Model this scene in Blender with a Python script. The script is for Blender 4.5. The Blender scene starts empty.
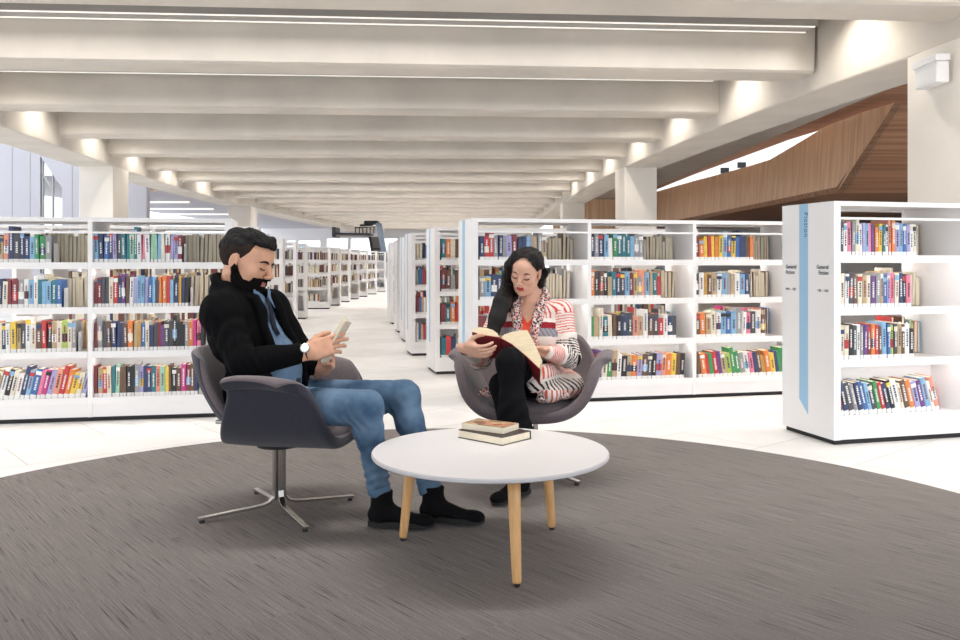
import bpy, bmesh, math, random
import numpy as np
from mathutils import Vector, Matrix, noise as mnoise
random.seed(7)
R = math.radians
sc = bpy.context.scene
COL = sc.collection
F = 870.0; HC = 1.15; HY = 261.0

def px(x, y, Y):
    """world point seen at photo position x,y at distance Y"""
    return Vector(((x - 480) / F * Y, Y, HC - (y - HY) / F * Y))

# ------------------------------------------------------------------ materials
def pale(c, k=.1): return tuple(v + (235 - v)*k for v in c)
def srgb(c):
    def f(v):
        v /= 255.0
        return v / 12.92 if v <= .04045 else ((v + .055) / 1.055) ** 2.4
    return (f(c[0]), f(c[1]), f(c[2]), 1)

class NT:
    def __init__(s, name):
        s.m = bpy.data.materials.new(name); s.m.use_nodes = True
        s.t = s.m.node_tree; s.n = s.t.nodes; s.l = s.t.links
        s.b = s.n['Principled BSDF']
    def node(s, typ, **kw):
        n = s.n.new(typ)
        for k, v in kw.items():
            if k.startswith('i_'):
                n.inputs[k[2:].replace('_', ' ')].default_value = v
            else:
                setattr(n, k, v)
        return n
    def link(s, a, b): s.l.new(a, b)

def mat(name, col, rough=.6, metal=0, spec=.5, var=0, scale=8, bump=0, bscale=60, stretch=None, sheen=0, emit=0):
    k = NT(name); b = k.b
    b.inputs['Roughness'].default_value = rough
    b.inputs['Metallic'].default_value = metal
    b.inputs['Specular IOR Level'].default_value = spec
    c = srgb(col)
    b.inputs['Base Color'].default_value = c
    if sheen: b.inputs['Sheen Weight'].default_value = sheen
    if emit:
        b.inputs['Emission Color'].default_value = c
        b.inputs['Emission Strength'].default_value = emit
    if var or bump:
        tc = k.node('ShaderNodeTexCoord'); mp = k.node('ShaderNodeMapping')
        if stretch: mp.inputs['Scale'].default_value = stretch
        k.link(tc.outputs['Object'], mp.inputs['Vector'])
    if var:
        n = k.node('ShaderNodeTexNoise'); n.inputs['Scale'].default_value = scale; n.inputs['Detail'].default_value = 6
        k.link(mp.outputs[0], n.inputs['Vector'])
        r = k.node('ShaderNodeValToRGB')
        r.color_ramp.elements[0].position = .3; r.color_ramp.elements[1].position = .7
        r.color_ramp.elements[0].color = tuple(v * (1 - var) for v in c[:3]) + (1,)
        r.color_ramp.elements[1].color = tuple(min(1, v * (1 + var * .6)) for v in c[:3]) + (1,)
        k.link(n.outputs['Fac'], r.inputs['Fac']); k.link(r.outputs[0], b.inputs['Base Color'])
    if bump:
        n2 = k.node('ShaderNodeTexNoise'); n2.inputs['Scale'].default_value = bscale; n2.inputs['Detail'].default_value = 4
        k.link(mp.outputs[0], n2.inputs['Vector'])
        bp = k.node('ShaderNodeBump'); bp.inputs['Strength'].default_value = bump; bp.inputs['Distance'].default_value = .01
        k.link(n2.outputs['Fac'], bp.inputs['Height']); k.link(bp.outputs[0], b.inputs['Normal'])
    return k.m

M = {}
M['white'] = mat('white_lacquer', (243, 241, 241), .45, var=.02, scale=3)
M['white_edge'] = mat('white_edge', (236, 236, 238), .4)
M['concrete'] = mat('pale_concrete', (206, 199, 190), .8, var=.10, scale=1.3, bump=.15, bscale=14)
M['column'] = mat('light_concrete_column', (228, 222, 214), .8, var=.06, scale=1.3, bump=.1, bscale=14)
M['concrete_grey'] = mat('grey_concrete_deck', (178, 172, 164), .85, var=.08, scale=1.5)
M['plaster'] = mat('white_plaster', (240, 238, 238), .8, var=.02, scale=1)
M['lilac'] = mat('lilac_grey_panel', (178, 175, 182), .7, var=.03, scale=1)
M['wood_leg'] = mat('oak_leg', (214, 165, 110), .5, var=.18, scale=5, stretch=(12, 12, 1), bump=.05)
M['table_top'] = mat('white_laminate_top', (230, 226, 226), .4, var=.015, scale=3)
M['table_edge'] = mat('table_edge', (192, 188, 190), .5)
M['chrome'] = mat('brushed_steel', (190, 186, 182), .22, metal=1)
M['black_rubber'] = mat('black_rubber', (22, 22, 24), .6)
M['shadow_gap'] = mat('plinth_shadow', (40, 38, 40), .8)  # near-black colour paints the shadow line under the bookcases
M['fabric'] = mat('grey_wool_fabric', (112, 101, 104), .95, spec=.1, var=.22, scale=160, bump=.35, bscale=260, sheen=.3)
M['fabric_shaded'] = mat('shaded_wool_fabric', (52, 51, 61), .95, spec=.1, var=.2, scale=160, bump=.35, bscale=260, sheen=.2)  # grey wool darkened: part own tone, part shading put into the colour
M['lamp'] = mat('lamp_diffuser', (255, 250, 242), .5, emit=.4)
M['alu'] = mat('aluminium_channel', (170, 168, 166), .5, metal=.2)
M['sky_blue'] = mat('pale_blue_film', (158, 200, 230), .5)
M['ink'] = mat('dark_grey_ink', (84, 88, 98), .7)
M['ink_blue'] = mat('slate_blue_ink', (70, 100, 130), .7)
M['skin_m'] = mat('skin_man', (210, 158, 130), .5, spec=.35, var=.10, scale=22)
M['skin_w'] = mat('skin_woman', (218, 170, 146), .42, spec=.35, var=.06, scale=22)
M['hair_m'] = mat('black_hair', (15, 12, 12), .6, spec=.25, var=.4, scale=90, bump=.8, bscale=190)
M['fade'] = mat('clipped_hair', (50, 40, 37), .9, spec=.1, var=.3, scale=120)
M['hair_w'] = mat('black_long_hair', (15, 10, 10), .42, spec=.3, var=.4, scale=40, stretch=(4, 4, .4), bump=.5, bscale=120)
M['beard'] = mat('black_beard', (20, 15, 14), .9, spec=.1, var=.3, scale=120, bump=.8, bscale=220)
M['knit'] = mat('black_knit', (13, 13, 15), .95, spec=.1, var=.3, scale=120, bump=.7, bscale=170)
M['denim_shirt'] = mat('chambray_denim', (112, 138, 166), .9, spec=.1, var=.16, scale=25, bump=.3, bscale=160)
M['tee'] = mat('navy_striped_tie', (26, 30, 46), .9, var=.3, scale=60)
M['boot'] = mat('black_suede', (13, 12, 14), .9, spec=.15, var=.2, scale=60, bump=.2)
M['sole'] = mat('boot_sole', (17, 15, 15), .7)
M['trouser'] = mat('black_trouser', (15, 14, 17), .9, spec=.15, var=.15, scale=12)
M['top_red'] = mat('orange_red_top', (222, 72, 44), .8)
M['lip'] = mat('red_lips', (176, 52, 60), .4)
M['lip_m'] = mat('pale_lips', (170, 108, 96), .5)
M['lash'] = mat('black_lash', (18, 14, 14), .7)
M['eye'] = mat('eyeball', (220, 210, 205), .3)
M['page'] = mat('page_block', (236, 224, 200), .9, var=.12, scale=6, stretch=(1, 40, 1))
M['aged_page'] = mat('aged_page_block', (222, 203, 170), .9, var=.14, scale=5, stretch=(3, 3, 60))
M['red_cover'] = mat('dark_red_cloth_cover', (132, 26, 38), .7, var=.08, scale=30)
M['steel_blue'] = mat('blue_grey_steel', (110, 124, 142), .6)
M['dark_steel'] = mat('dark_steel', (34, 36, 44), .5)
M['mesh_grey'] = mat('grey_steps', (140, 134, 130), .8)
M['nail'] = mat('pale_nail', (236, 214, 206), .3)
M['watch'] = mat('watch_dial', (238, 238, 236), .3)
M['black'] = mat('matt_black', (16, 16, 18), .6)

def jeans_mat():
    k = NT('blue_denim_jeans'); b = k.b
    b.inputs['Roughness'].default_value = .9; b.inputs['Specular IOR Level'].default_value = .15
    tc = k.node('ShaderNodeTexCoord')
    n = k.node('ShaderNodeTexNoise'); n.inputs['Scale'].default_value = 7; n.inputs['Detail'].default_value = 8
    k.link(tc.outputs['Object'], n.inputs['Vector'])
    r = k.node('ShaderNodeValToRGB')
    r.color_ramp.elements[0].position = .32; r.color_ramp.elements[0].color = srgb((66, 92, 120))
    r.color_ramp.elements[1].position = .72; r.color_ramp.elements[1].color = srgb((116, 142, 168))
    k.link(n.outputs['Fac'], r.inputs['Fac'])
    w = k.node('ShaderNodeTexNoise'); w.inputs['Scale'].default_value = 260
    k.link(tc.outputs['Object'], w.inputs['Vector'])
    mx = k.node('ShaderNodeMix', data_type='RGBA', blend_type='MULTIPLY'); mx.inputs[0].default_value = .35
    k.link(r.outputs[0], mx.inputs[6]); k.link(w.outputs['Fac'], mx.inputs[7])
    k.link(mx.outputs[2], b.inputs['Base Color'])
    bp = k.node('ShaderNodeBump'); bp.inputs['Strength'].default_value = .3; bp.inputs['Distance'].default_value = .004
    k.link(w.outputs['Fac'], bp.inputs['Height']); k.link(bp.outputs[0], b.inputs['Normal'])
    return k.m
M['jeans'] = jeans_mat()

def attr_mat(name, rough=.95):
    k = NT(name)
    a = k.node('ShaderNodeAttribute', attribute_name='yarn')
    k.link(a.outputs['Color'], k.b.inputs['Base Color'])
    k.b.inputs['Roughness'].default_value = rough; k.b.inputs['Specular IOR Level'].default_value = .1
    tc = k.node('ShaderNodeTexCoord')
    n = k.node('ShaderNodeTexNoise'); n.inputs['Scale'].default_value = 220
    k.link(tc.outputs['Object'], n.inputs['Vector'])
    bp = k.node('ShaderNodeBump'); bp.inputs['Strength'].default_value = .5; bp.inputs['Distance'].default_value = .006
    k.link(n.outputs['Fac'], bp.inputs['Height']); k.link(bp.outputs[0], k.b.inputs['Normal'])
    return k.m
M['cardigan'] = attr_mat('patterned_knit')

def wood_mat(name, c1, c2, vert=True, period=.16):
    """veneer boards: narrow strips with different tones"""
    k = NT(name); b = k.b
    b.inputs['Roughness'].default_value = .55
    tc = k.node('ShaderNodeTexCoord')
    mp = k.node('ShaderNodeMapping'); k.link(tc.outputs['Object'], mp.inputs['Vector'])
    mp.inputs['Scale'].default_value = (7, 7, .15) if vert else (.15, 7, 7)
    n = k.node('ShaderNodeTexNoise'); n.inputs['Scale'].default_value = 1.4; n.inputs['Detail'].default_value = 3
    k.link(mp.outputs[0], n.inputs['Vector'])
    r = k.node('ShaderNodeValToRGB')
    r.color_ramp.elements[0].position = .35; r.color_ramp.elements[0].color = srgb(c1)
    r.color_ramp.elements[1].position = .65; r.color_ramp.elements[1].color = srgb(c2)
    k.link(n.outputs['Fac'], r.inputs['Fac']); k.link(r.outputs[0], b.inputs['Base Color'])
    return k.m
M['wood'] = wood_mat('cedar_slats', (222, 182, 146), (244, 212, 180))
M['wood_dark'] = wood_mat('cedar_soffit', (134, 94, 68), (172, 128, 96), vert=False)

def carpet_mat():
    k = NT('grey_streaked_carpet'); b = k.b
    b.inputs['Roughness'].default_value = 1; b.inputs['Specular IOR Level'].default_value = .05
    tc = k.node('ShaderNodeTexCoord')
    mp = k.node('ShaderNodeMapping'); mp.inputs['Rotation'].default_value = (0, 0, R(50.6 - 90))
    # local x' runs across the streaks, y' along them
    k.link(tc.outputs['Object'], mp.inputs['Vector'])
    # tiles
    bk = k.node('ShaderNodeTexBrick'); bk.offset = .5
    for nm, v in (('Scale', 1), ('Mortar Size', 0), ('Brick Width', .5), ('Row Height', .5)): bk.inputs[nm].default_value = v
    bk.inputs['Color1'].default_value = (0, 0, 0, 1); bk.inputs['Color2'].default_value = (1, 1, 1, 1)
    k.link(mp.outputs[0], bk.inputs['Vector'])
    mp2 = k.node('ShaderNodeMapping'); mp2.inputs['Scale'].default_value = (150, 3.0, 1)
    k.link(mp.outputs[0], mp2.inputs['Vector'])
    ad = k.node('ShaderNodeVectorMath', operation='MULTIPLY_ADD')
    ad.inputs[1].default_value = (7, 13, 0)
    k.link(bk.outputs['Color'], ad.inputs[0]); k.link(mp2.outputs[0], ad.inputs[2])
    n = k.node('ShaderNodeTexNoise'); n.inputs['Scale'].default_value = 1; n.inputs['Detail'].default_value = 3; n.inputs['Roughness'].default_value = .6
    k.link(ad.outputs[0], n.inputs['Vector'])
    r = k.node('ShaderNodeValToRGB'); e = r.color_ramp.elements
    e[0].position = .30; e[0].color = srgb((84, 80, 80))
    e[1].position = .39; e[1].color = srgb((136, 129, 125))
    e2 = e.new(.75); e2.color = srgb((160, 152, 148))
    k.link(n.outputs['Fac'], r.inputs['Fac'])
    n3 = k.node('ShaderNodeTexNoise'); n3.inputs['Scale'].default_value = 420; n3.inputs['Detail'].default_value = 2
    k.link(tc.outputs['Object'], n3.inputs['Vector'])
    r3 = k.node('ShaderNodeValToRGB'); r3.color_ramp.elements[0].position = .3; r3.color_ramp.elements[1].position = .7
    r3.color_ramp.elements[0].color = (.45, .45, .45, 1)
    k.link(n3.outputs['Fac'], r3.inputs['Fac'])
    mx = k.node('ShaderNodeMix', data_type='RGBA', blend_type='MULTIPLY'); mx.inputs[0].default_value = .8
    k.link(r.outputs[0], mx.inputs[6]); k.link(r3.outputs[0], mx.inputs[7])
    n4 = k.node('ShaderNodeTexNoise'); n4.inputs['Scale'].default_value = .9
    k.link(tc.outputs['Object'], n4.inputs['Vector'])
    k.link(mx.outputs[2], b.inputs['Base Color'])
    bp = k.node('ShaderNodeBump'); bp.inputs['Strength'].default_value = .6; bp.inputs['Distance'].default_value = .006
    k.link(n3.outputs['Fac'], bp.inputs['Height']); k.link(bp.outputs[0], b.inputs['Normal'])
    return k.m
M['carpet'] = carpet_mat()

def tile_mat():
    k = NT('pale_stone_tiles'); b = k.b
    b.inputs['Roughness'].default_value = .38; b.inputs['Specular IOR Level'].default_value = .4
    tc = k.node('ShaderNodeTexCoord')
    mp = k.node('ShaderNodeMapping'); mp.inputs['Rotation'].default_value = (0, 0, R(-40))
    k.link(tc.outputs['Object'], mp.inputs['Vector'])
    bk = k.node('ShaderNodeTexBrick')
    for nm, v in (('Scale', 1), ('Mortar Size', .004), ('Mortar Smooth', .1), ('Brick Width', 1.2), ('Row Height', .6)): bk.inputs[nm].default_value = v
    bk.inputs['Color1'].default_value = srgb((226, 223, 220)); bk.inputs['Color2'].default_value = srgb((236, 234, 232))
    bk.inputs['Mortar'].default_value = srgb((196, 190, 184))
    k.link(mp.outputs[0], bk.inputs['Vector'])
    n = k.node('ShaderNodeTexNoise'); n.inputs['Scale'].default_value = 3; n.inputs['Detail'].default_value = 6
    k.link(tc.outputs['Object'], n.inputs['Vector'])
    r = k.node('ShaderNodeValToRGB'); r.color_ramp.elements[0].position = .3; r.color_ramp.elements[1].position = .7
    r.color_ramp.elements[0].color = (.9, .89, .88, 1)
    k.link(n.outputs['Fac'], r.inputs['Fac'])
    mx = k.node('ShaderNodeMix', data_type='RGBA', blend_type='MULTIPLY'); mx.inputs[0].default_value = 1
    k.link(bk.outputs['Color'], mx.inputs[6]); k.link(r.outputs[0], mx.inputs[7])
    k.link(mx.outputs[2], b.inputs['Base Color'])
    return k.m
M['tile'] = tile_mat()

# ------------------------------------------------------------------ mesh helpers
class MB:
    """collects simple shapes, then links them as ONE mesh object"""
    def __init__(s): s.v = []; s.f = []; s.mi = []
    def add(s, vs, fs, mi=0):
        o = len(s.v); s.v += [tuple(v) for v in vs]
        s.f += [tuple(i + o for i in f) for f in fs]; s.mi += [mi] * len(fs)
    def box(s, a, b, mi=0, mtx=None):
        x0, y0, z0 = a; x1, y1, z1 = b
        vs = [Vector(p) for p in ((x0,y0,z0),(x1,y0,z0),(x1,y1,z0),(x0,y1,z0),(x0,y0,z1),(x1,y0,z1),(x1,y1,z1),(x0,y1,z1))]
        if mtx is not None: vs = [mtx @ v for v in vs]
        s.add(vs, [(0,3,2,1),(4,5,6,7),(0,1,5,4),(1,2,6,5),(2,3,7,6),(3,0,4,7)], mi)
    def prism(s, poly, a, b, axis=2, mi=0, mtx=None):
        """poly of 2D points, extruded along axis between a and b"""
        n = len(poly)
        def p3(p, h):
            q = [p[0], p[1]]; q.insert(axis, h); v = Vector(q)
            return mtx @ v if mtx is not None else v
        vs = [p3(p, a) for p in poly] + [p3(p, b) for p in poly]
        fs = [tuple(range(n))[::-1], tuple(range(n, 2*n))] + [(i, (i+1) % n, (i+1) % n + n, i + n) for i in range(n)]
        s.add(vs, fs, mi)
    def tube(s, pts, rad, n=12, mi=0, cap=True, flat=None):
        pts = [Vector(p) for p in pts]
        if not hasattr(rad, '__len__'): rad = [rad] * len(pts)
        rings = []; up = None
        for i, p in enumerate(pts):
            t = (pts[min(i+1, len(pts)-1)] - pts[max(i-1, 0)]).normalized()
            if up is None:
                up = Vector((0, 0, 1)) if abs(t.z) < .9 else Vector((1, 0, 0))
            a = t.cross(up).normalized(); b = a.cross(t).normalized(); up = b
            fw, fh = flat if flat else (1, 1)
            rings.append([p + a * math.cos(2*math.pi*j/n) * rad[i] * fw + b * math.sin(2*math.pi*j/n) * rad[i] * fh for j in range(n)])
        vs = [v for r in rings for v in r]; fs = []
        for i in range(len(pts)-1):
            for j in range(n):
                fs.append((i*n+j, i*n+(j+1) % n, (i+1)*n+(j+1) % n, (i+1)*n+j))
        if cap:
            fs.append(tuple(range(n))[::-1]); fs.append(tuple((len(pts)-1)*n+j for j in range(n)))
        s.add(vs, fs, mi)
    def lathe(s, prof, n=48, mi=0, c=(0, 0)):
        vs = []; fs = []
        for r, z in prof:
            for j in range(n):
                a = 2*math.pi*j/n; vs.append((c[0]+r*math.cos(a), c[1]+r*math.sin(a), z))
        for i in range(len(prof)-1):
            for j in range(n):
                fs.append((i*n+j, i*n+(j+1) % n, (i+1)*n+(j+1) % n, (i+1)*n+j))
        s.add(vs, fs, mi)
    def build(s, name, mats, parent=None, smooth=False, bevel=0, loc=None, rotz=0):
        me = bpy.data.meshes.new(name); me.from_pydata(s.v, [], s.f)
        if not isinstance(mats, (list, tuple)): mats = [mats]
        for m in mats: me.materials.append(m)
        me.polygons.foreach_set('material_index', s.mi)
        if smooth: me.polygons.foreach_set('use_smooth', [True]*len(s.f))
        me.update()
        bm = bmesh.new(); bm.from_mesh(me); bmesh.ops.recalc_face_normals(bm, faces=bm.faces); bm.to_mesh(me); bm.free()
        o = bpy.data.objects.new(name, me); COL.objects.link(o)
        if parent is not None: o.parent = parent
        if loc is not None: o.location = loc
        o.rotation_euler.z = rotz
        if bevel:
            md = o.modifiers.new('soft_edges', 'BEVEL'); md.width = bevel; md.segments = 2; md.limit_method = 'ANGLE'
        return o

def tag(o, label=None, cat=None, group=None, kind=None):
    if label: o['label'] = label
    if cat: o['category'] = cat
    if group: o['group'] = group
    if kind: o['kind'] = kind
    return o
def empty(name, loc=(0, 0, 0), rotz=0):
    o = bpy.data.objects.new(name, None); COL.objects.link(o)
    o.location = loc; o.rotation_euler = (0, 0, rotz); o.empty_display_size = .1
    return o
def struct(mb, name, m, label, cat='room', **kw):
    return tag(mb.build(name, m, **kw), label, cat, kind='structure')

# ------------------------------------------------------------------ implicit surfaces
def unit(v):
    v = np.asarray(v, float); return v / np.linalg.norm(v)
def A(*v): return np.array(v, float)

class Prim:
    """one soft shape: kind, centre data, blend radius k, sub True cuts"""
    def __init__(s, kind, k=.02, sub=False, tag='', **d):
        s.kind = kind; s.k = k; s.sub = sub; s.tag = tag; s.d = d
    def moved(s, f, sc=1):
        """apply frame f (matrix 3x3, origin) to the shape"""
        Rm, o = f; d = dict(s.d)
        for key in ('a', 'b', 'c'):
            if key in d: d[key] = Rm @ (np.asarray(d[key], float) * sc) + o
        for key in ('r', 'ra', 'rb', 'rd'):
            if key in d: d[key] = np.asarray(d[key], float) * sc
        if 'w' in d: d['w'] = Rm @ np.asarray(d['w'], float)
        if 'rot' in d: d['rot'] = Rm @ d['rot']
        elif s.kind in ('ell', 'box'): d['rot'] = Rm
        if s.kind == 'half': d['n'] = Rm @ np.asarray(d['n'], float)
        return Prim(s.kind, s.k * sc, s.sub, s.tag, **d)
    def bbox(s, inf):
        d = s.d
        if s.kind == 'cap':
            r = max(np.max(d['ra']), np.max(d['rb'])) + inf
            lo = np.minimum(d['a'], d['b']) - r; hi = np.maximum(d['a'], d['b']) + r
        else:
            r = float(np.linalg.norm(d['r'])) if s.kind == 'box' else float(np.max(d['r'])); r += inf
            lo = np.asarray(d['c']) - r; hi = np.asarray(d['c']) + r
        return lo, hi
    def ev(s, P, inf):
        d = s.d
        if s.kind == 'cap':
            a = np.asarray(d['a'], np.float32); b = np.asarray(d['b'], np.float32); ab = b - a
            L2 = float(ab @ ab) + 1e-9
            t = np.clip(((P - a) @ ab) / L2, 0, 1)
            q = P - a - t[..., None] * ab
            ra, rb = np.atleast_1d(d['ra']).astype(float), np.atleast_1d(d['rb']).astype(float)
            if len(ra) == 1:
                return np.sqrt((q * q).sum(-1)) - (ra[0] + (rb[0] - ra[0]) * t) - inf
            w = np.asarray(d['w'], float); ax = ab / math.sqrt(L2); w = w - (w @ ax) * ax; w = w / np.linalg.norm(w)
            dd = np.cross(ax, w)
            rw = ra[0] + (rb[0]-ra[0]) * t + inf; rd = ra[1] + (rb[1]-ra[1]) * t + inf
            qw = q @ w.astype(np.float32); qd = q @ dd.astype(np.float32); qa = q @ ax.astype(np.float32)
            rm = np.minimum(rw, rd)
            k0 = np.sqrt((qw/rw)**2 + (qd/rd)**2 + (qa/rm)**2)
            k1 = np.sqrt((qw/rw**2)**2 + (qd/rd**2)**2 + (qa/rm**2)**2) + 1e-9
            return k0 * (k0 - 1) / k1
        q = P - np.asarray(d['c'], np.float32)
        if 'rot' in d: q = q @ np.asarray(d['rot'], np.float32)
        r = np.asarray(d['r'], np.float32)
        if s.kind == 'ell':
            r = r + inf
            k0 = np.sqrt(((q/r)**2).sum(-1)); k1 = np.sqrt(((q/(r*r))**2).sum(-1)) + 1e-9
            return k0 * (k0 - 1) / k1
        if s.kind == 'box':
            rd = float(d.get('rd', .005))
            e = np.abs(q) - (r + inf - rd)
            return np.sqrt((np.maximum(e, 0)**2).sum(-1)) + np.minimum(e.max(-1), 0) - rd

def cap(a, b, ra, rb, w=None, **k):
    d = dict(a=np.asarray(a, float), b=np.asarray(b, float), ra=ra, rb=rb)
    if w is not None: d['w'] = np.asarray(w, float)
    return Prim('cap', **d, **k)
def ell(c, r, rot=None, **k):
    d = dict(c=np.asarray(c, float), r=r if hasattr(r, '__len__') else (r, r, r))
    if rot is not None: d['rot'] = rot
    return Prim('ell', **d, **k)
def rbox(c, r, rd=.005, rot=None, **k):
    d = dict(c=np.asarray(c, float), r=r, rd=rd)
    if rot is not None: d['rot'] = rot
    return Prim('box', **d, **k)

class Grid:
    def __init__(s, lo, hi, h):
        s.lo = np.asarray(lo, float); s.h = h
        s.n = np.ceil((np.asarray(hi, float) - s.lo) / h).astype(int) + 1
        s.D = np.full(s.n, .5, np.float32)
    @staticmethod
    def around(prims, h, inf=0, pad=.03):
        los, his = zip(*[p.bbox(inf) for p in prims if not p.sub])
        return Grid(np.min(los, 0) - pad, np.max(his, 0) + pad, h)
    def sub(s, lo, hi):
        i0 = np.clip(np.floor((lo - s.lo) / s.h).astype(int), 0, s.n); i1 = np.clip(np.ceil((hi - s.lo) / s.h).astype(int) + 1, 0, s.n)
        if np.any(i1 <= i0): return None, None
        ax = [s.lo[a] + s.h * np.arange(i0[a], i1[a]) for a in range(3)]
        P = np.stack(np.meshgrid(*ax, indexing='ij'), -1).astype(np.float32)
        return (slice(i0[0], i1[0]), slice(i0[1], i1[1]), slice(i0[2], i1[2])), P
    def add(s, prims, inf=0):
        for p in prims:
            m = p.k * 2 + .02
            lo, hi = p.bbox((0 if p.sub else inf) + m)
            sl, P = s.sub(lo, hi)
            if sl is None: continue
            d = p.ev(P, 0 if p.sub else inf).astype(np.float32); D = s.D[sl]; k = max(p.k, 1e-4)
            if p.sub:
                d = -d
                h = np.clip(.5 - .5 * (D - d) / k, 0, 1)
                s.D[sl] = D * (1 - h) + d * h + k * h * (1 - h)
            else:
                h = np.clip(.5 + .5 * (D - d) / k, 0, 1)
                s.D[sl] = D * (1 - h) + d * h - k * h * (1 - h)
        return s
    def P(s):
        return s.sub(s.lo, s.lo + s.h * (s.n - 1))[1]
    def cut(s, fn, k=.004):
        """keep only where fn(P) < 0 (smooth)"""
        P = s.P(); d = fn(P).astype(np.float32)
        h = np.clip(.5 - .5 * (s.D - d) / k, 0, 1)
        s.D = s.D * (1 - h) + d * h + k * h * (1 - h); return s
    def disp(s, fn):
        s.D = s.D + fn(s.P()).astype(np.float32); return s
    def mesh(s):
        D = s.D.copy()
        D[0] = D[-1] = .5; D[:, 0] = D[:, -1] = .5; D[:, :, 0] = D[:, :, -1] = .5
        I = D < 0
        c = sum(I[a:I.shape[0]-1+a, b:I.shape[1]-1+b, e:I.shape[2]-1+e].astype(np.int8) for a in (0,1) for b in (0,1) for e in (0,1))
        act = (c > 0) & (c < 8)
        ijk = np.argwhere(act); idx = np.full(act.shape, -1, np.int64); idx[act] = np.arange(len(ijk))
        acc = np.zeros((len(ijk), 3)); cnt = np.zeros(len(ijk))
        cs = [(a, b, e) for a in (0,1) for b in (0,1) for e in (0,1)]
        for u in cs:
            for ax in range(3):
                if u[ax]: continue
                w = list(u); w[ax] = 1
                d0 = D[tuple((ijk + u).T)]; d1 = D[tuple((ijk + w).T)]
                m = (d0 < 0) != (d1 < 0)
                t = np.where(m, d0 / np.where(m, d0 - d1, 1), 0)
                p = np.tile(np.array(u, float), (len(ijk), 1)); p[:, ax] = t
                acc[m] += p[m]; cnt[m] += 1
        V = s.lo + s.h * (ijk + acc / cnt[:, None])
        faces = []
        for ax in range(3):
            a0 = [slice(None)] * 3; a1 = [slice(None)] * 3; a0[ax] = slice(0, -1); a1[ax] = slice(1, None)
            s0 = I[tuple(a0)]; s1 = I[tuple(a1)]
            e = np.argwhere(s0 != s1); 
            b1, b2 = (ax + 1) % 3, (ax + 2) % 3
            e = e[(e[:, b1] > 0) & (e[:, b2] > 0)]
            o1 = np.zeros(3, int); o1[b1] = 1; o2 = np.zeros(3, int); o2[b2] = 1
            q = np.stack([idx[tuple((e - o1 - o2).T)], idx[tuple((e - o2).T)], idx[tuple(e.T)], idx[tuple((e - o1).T)]], 1)
            flip = ~I[tuple(e.T)]
            q[flip] = q[flip][:, ::-1]
            faces.append(q)
        Q = np.concatenate(faces); Q = Q[(Q >= 0).all(1)]
        return V, Q

def mesh_obj(name, VQ, mats, parent=None, mi=None, color=None):
    """VQ: list of (V, Q) islands joined as one smooth mesh"""
    if isinstance(VQ, tuple): VQ = [VQ]
    off = 0; Vs = []; Qs = []
    for V, Q in VQ:
        Vs.append(V); Qs.append(Q + off); off += len(V)
    V = np.concatenate(Vs); Q = np.concatenate(Qs)
    me = bpy.data.meshes.new(name)
    me.vertices.add(len(V)); me.vertices.foreach_set('co', V.astype(np.float32).ravel())
    me.loops.add(Q.size); me.loops.foreach_set('vertex_index', Q.ravel().astype(np.int32))
    me.polygons.add(len(Q)); me.polygons.foreach_set('loop_start', np.arange(0, Q.size, 4, dtype=np.int32))
    me.polygons.foreach_set('loop_total', np.full(len(Q), 4, np.int32))
    me.polygons.foreach_set('use_smooth', np.ones(len(Q), bool))
    for m in (mats if isinstance(mats, (list, tuple)) else [mats]): me.materials.append(m)
    if mi is not None:
        c = V[Q].mean(1); me.polygons.foreach_set('material_index', mi(c).astype(np.int32))
    if color is not None:
        at = me.color_attributes.new('yarn', 'FLOAT_COLOR', 'POINT')
        c = np.concatenate([color(V), np.ones((len(V), 1))], 1)
        at.data.foreach_set('color', c.astype(np.float32).ravel())
    me.update(calc_edges=True); me.validate()
    o = bpy.data.objects.new(name, me); COL.objects.link(o)
    if parent is not None: o.parent = parent
    return o

def wob(P, fx, fy, fz, seed=0):
    x, y, z = P[..., 0], P[..., 1], P[..., 2]
    return (np.sin(fx*x + 1.3*np.sin(fy*y*.7 + seed) + seed) * np.sin(fy*y + 1.1*np.sin(fz*z*.6 + 2*seed)) + np.sin(fz*z + 1.7*np.sin(fx*x*.5 + seed*3)) * .6) / 1.6
EXPOSURE = 0.62; LED = 7; LAMP = 42; WORLD = 1.45
# ================================================================== camera, world
cam = bpy.data.cameras.new('camera'); cam.sensor_width = 36; cam.lens = F / 960 * 36; cam.shift_y = -(320 - HY) / 960
co = bpy.data.objects.new('camera', cam); COL.objects.link(co); co.location = (0, 0, HC); co.rotation_euler = (R(90), 0, 0)
cam.clip_end = 300
sc.camera = co
w = bpy.data.worlds.new('daylight'); sc.world = w; w.use_nodes = True
w.node_tree.nodes['Background'].inputs[0].default_value = (.88, .94, 1.0, 1)
w.node_tree.nodes['Background'].inputs[1].default_value = WORLD
vs = sc.view_settings; vs.view_transform = 'Standard'; vs.look = 'None'; vs.gamma = 1; vs.use_curve_mapping = False
vs.exposure = EXPOSURE
try:
    sc.cycles.use_denoising = True; sc.cycles.max_bounces = 8; sc.cycles.diffuse_bounces = 5
    sc.cycles.sample_clamp_indirect = 8
except Exception: pass

# ================================================================== floor, carpet
b = MB(); b.box((-18, -4, -.2), (18, 70, 0)); struct(b, 'floor', M['tile'], 'pale stone tile floor of the library')
b = MB(); b.lathe([(0, .0), (2.745, .0), (2.745, .006), (2.738, .009), (0, .009)], n=160)
carp = b.build('carpet', M['carpet'], loc=(-.166, 3.19, 0.001))
tag(carp, 'round dark grey streaked carpet under the chairs and table', 'carpet')

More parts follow.
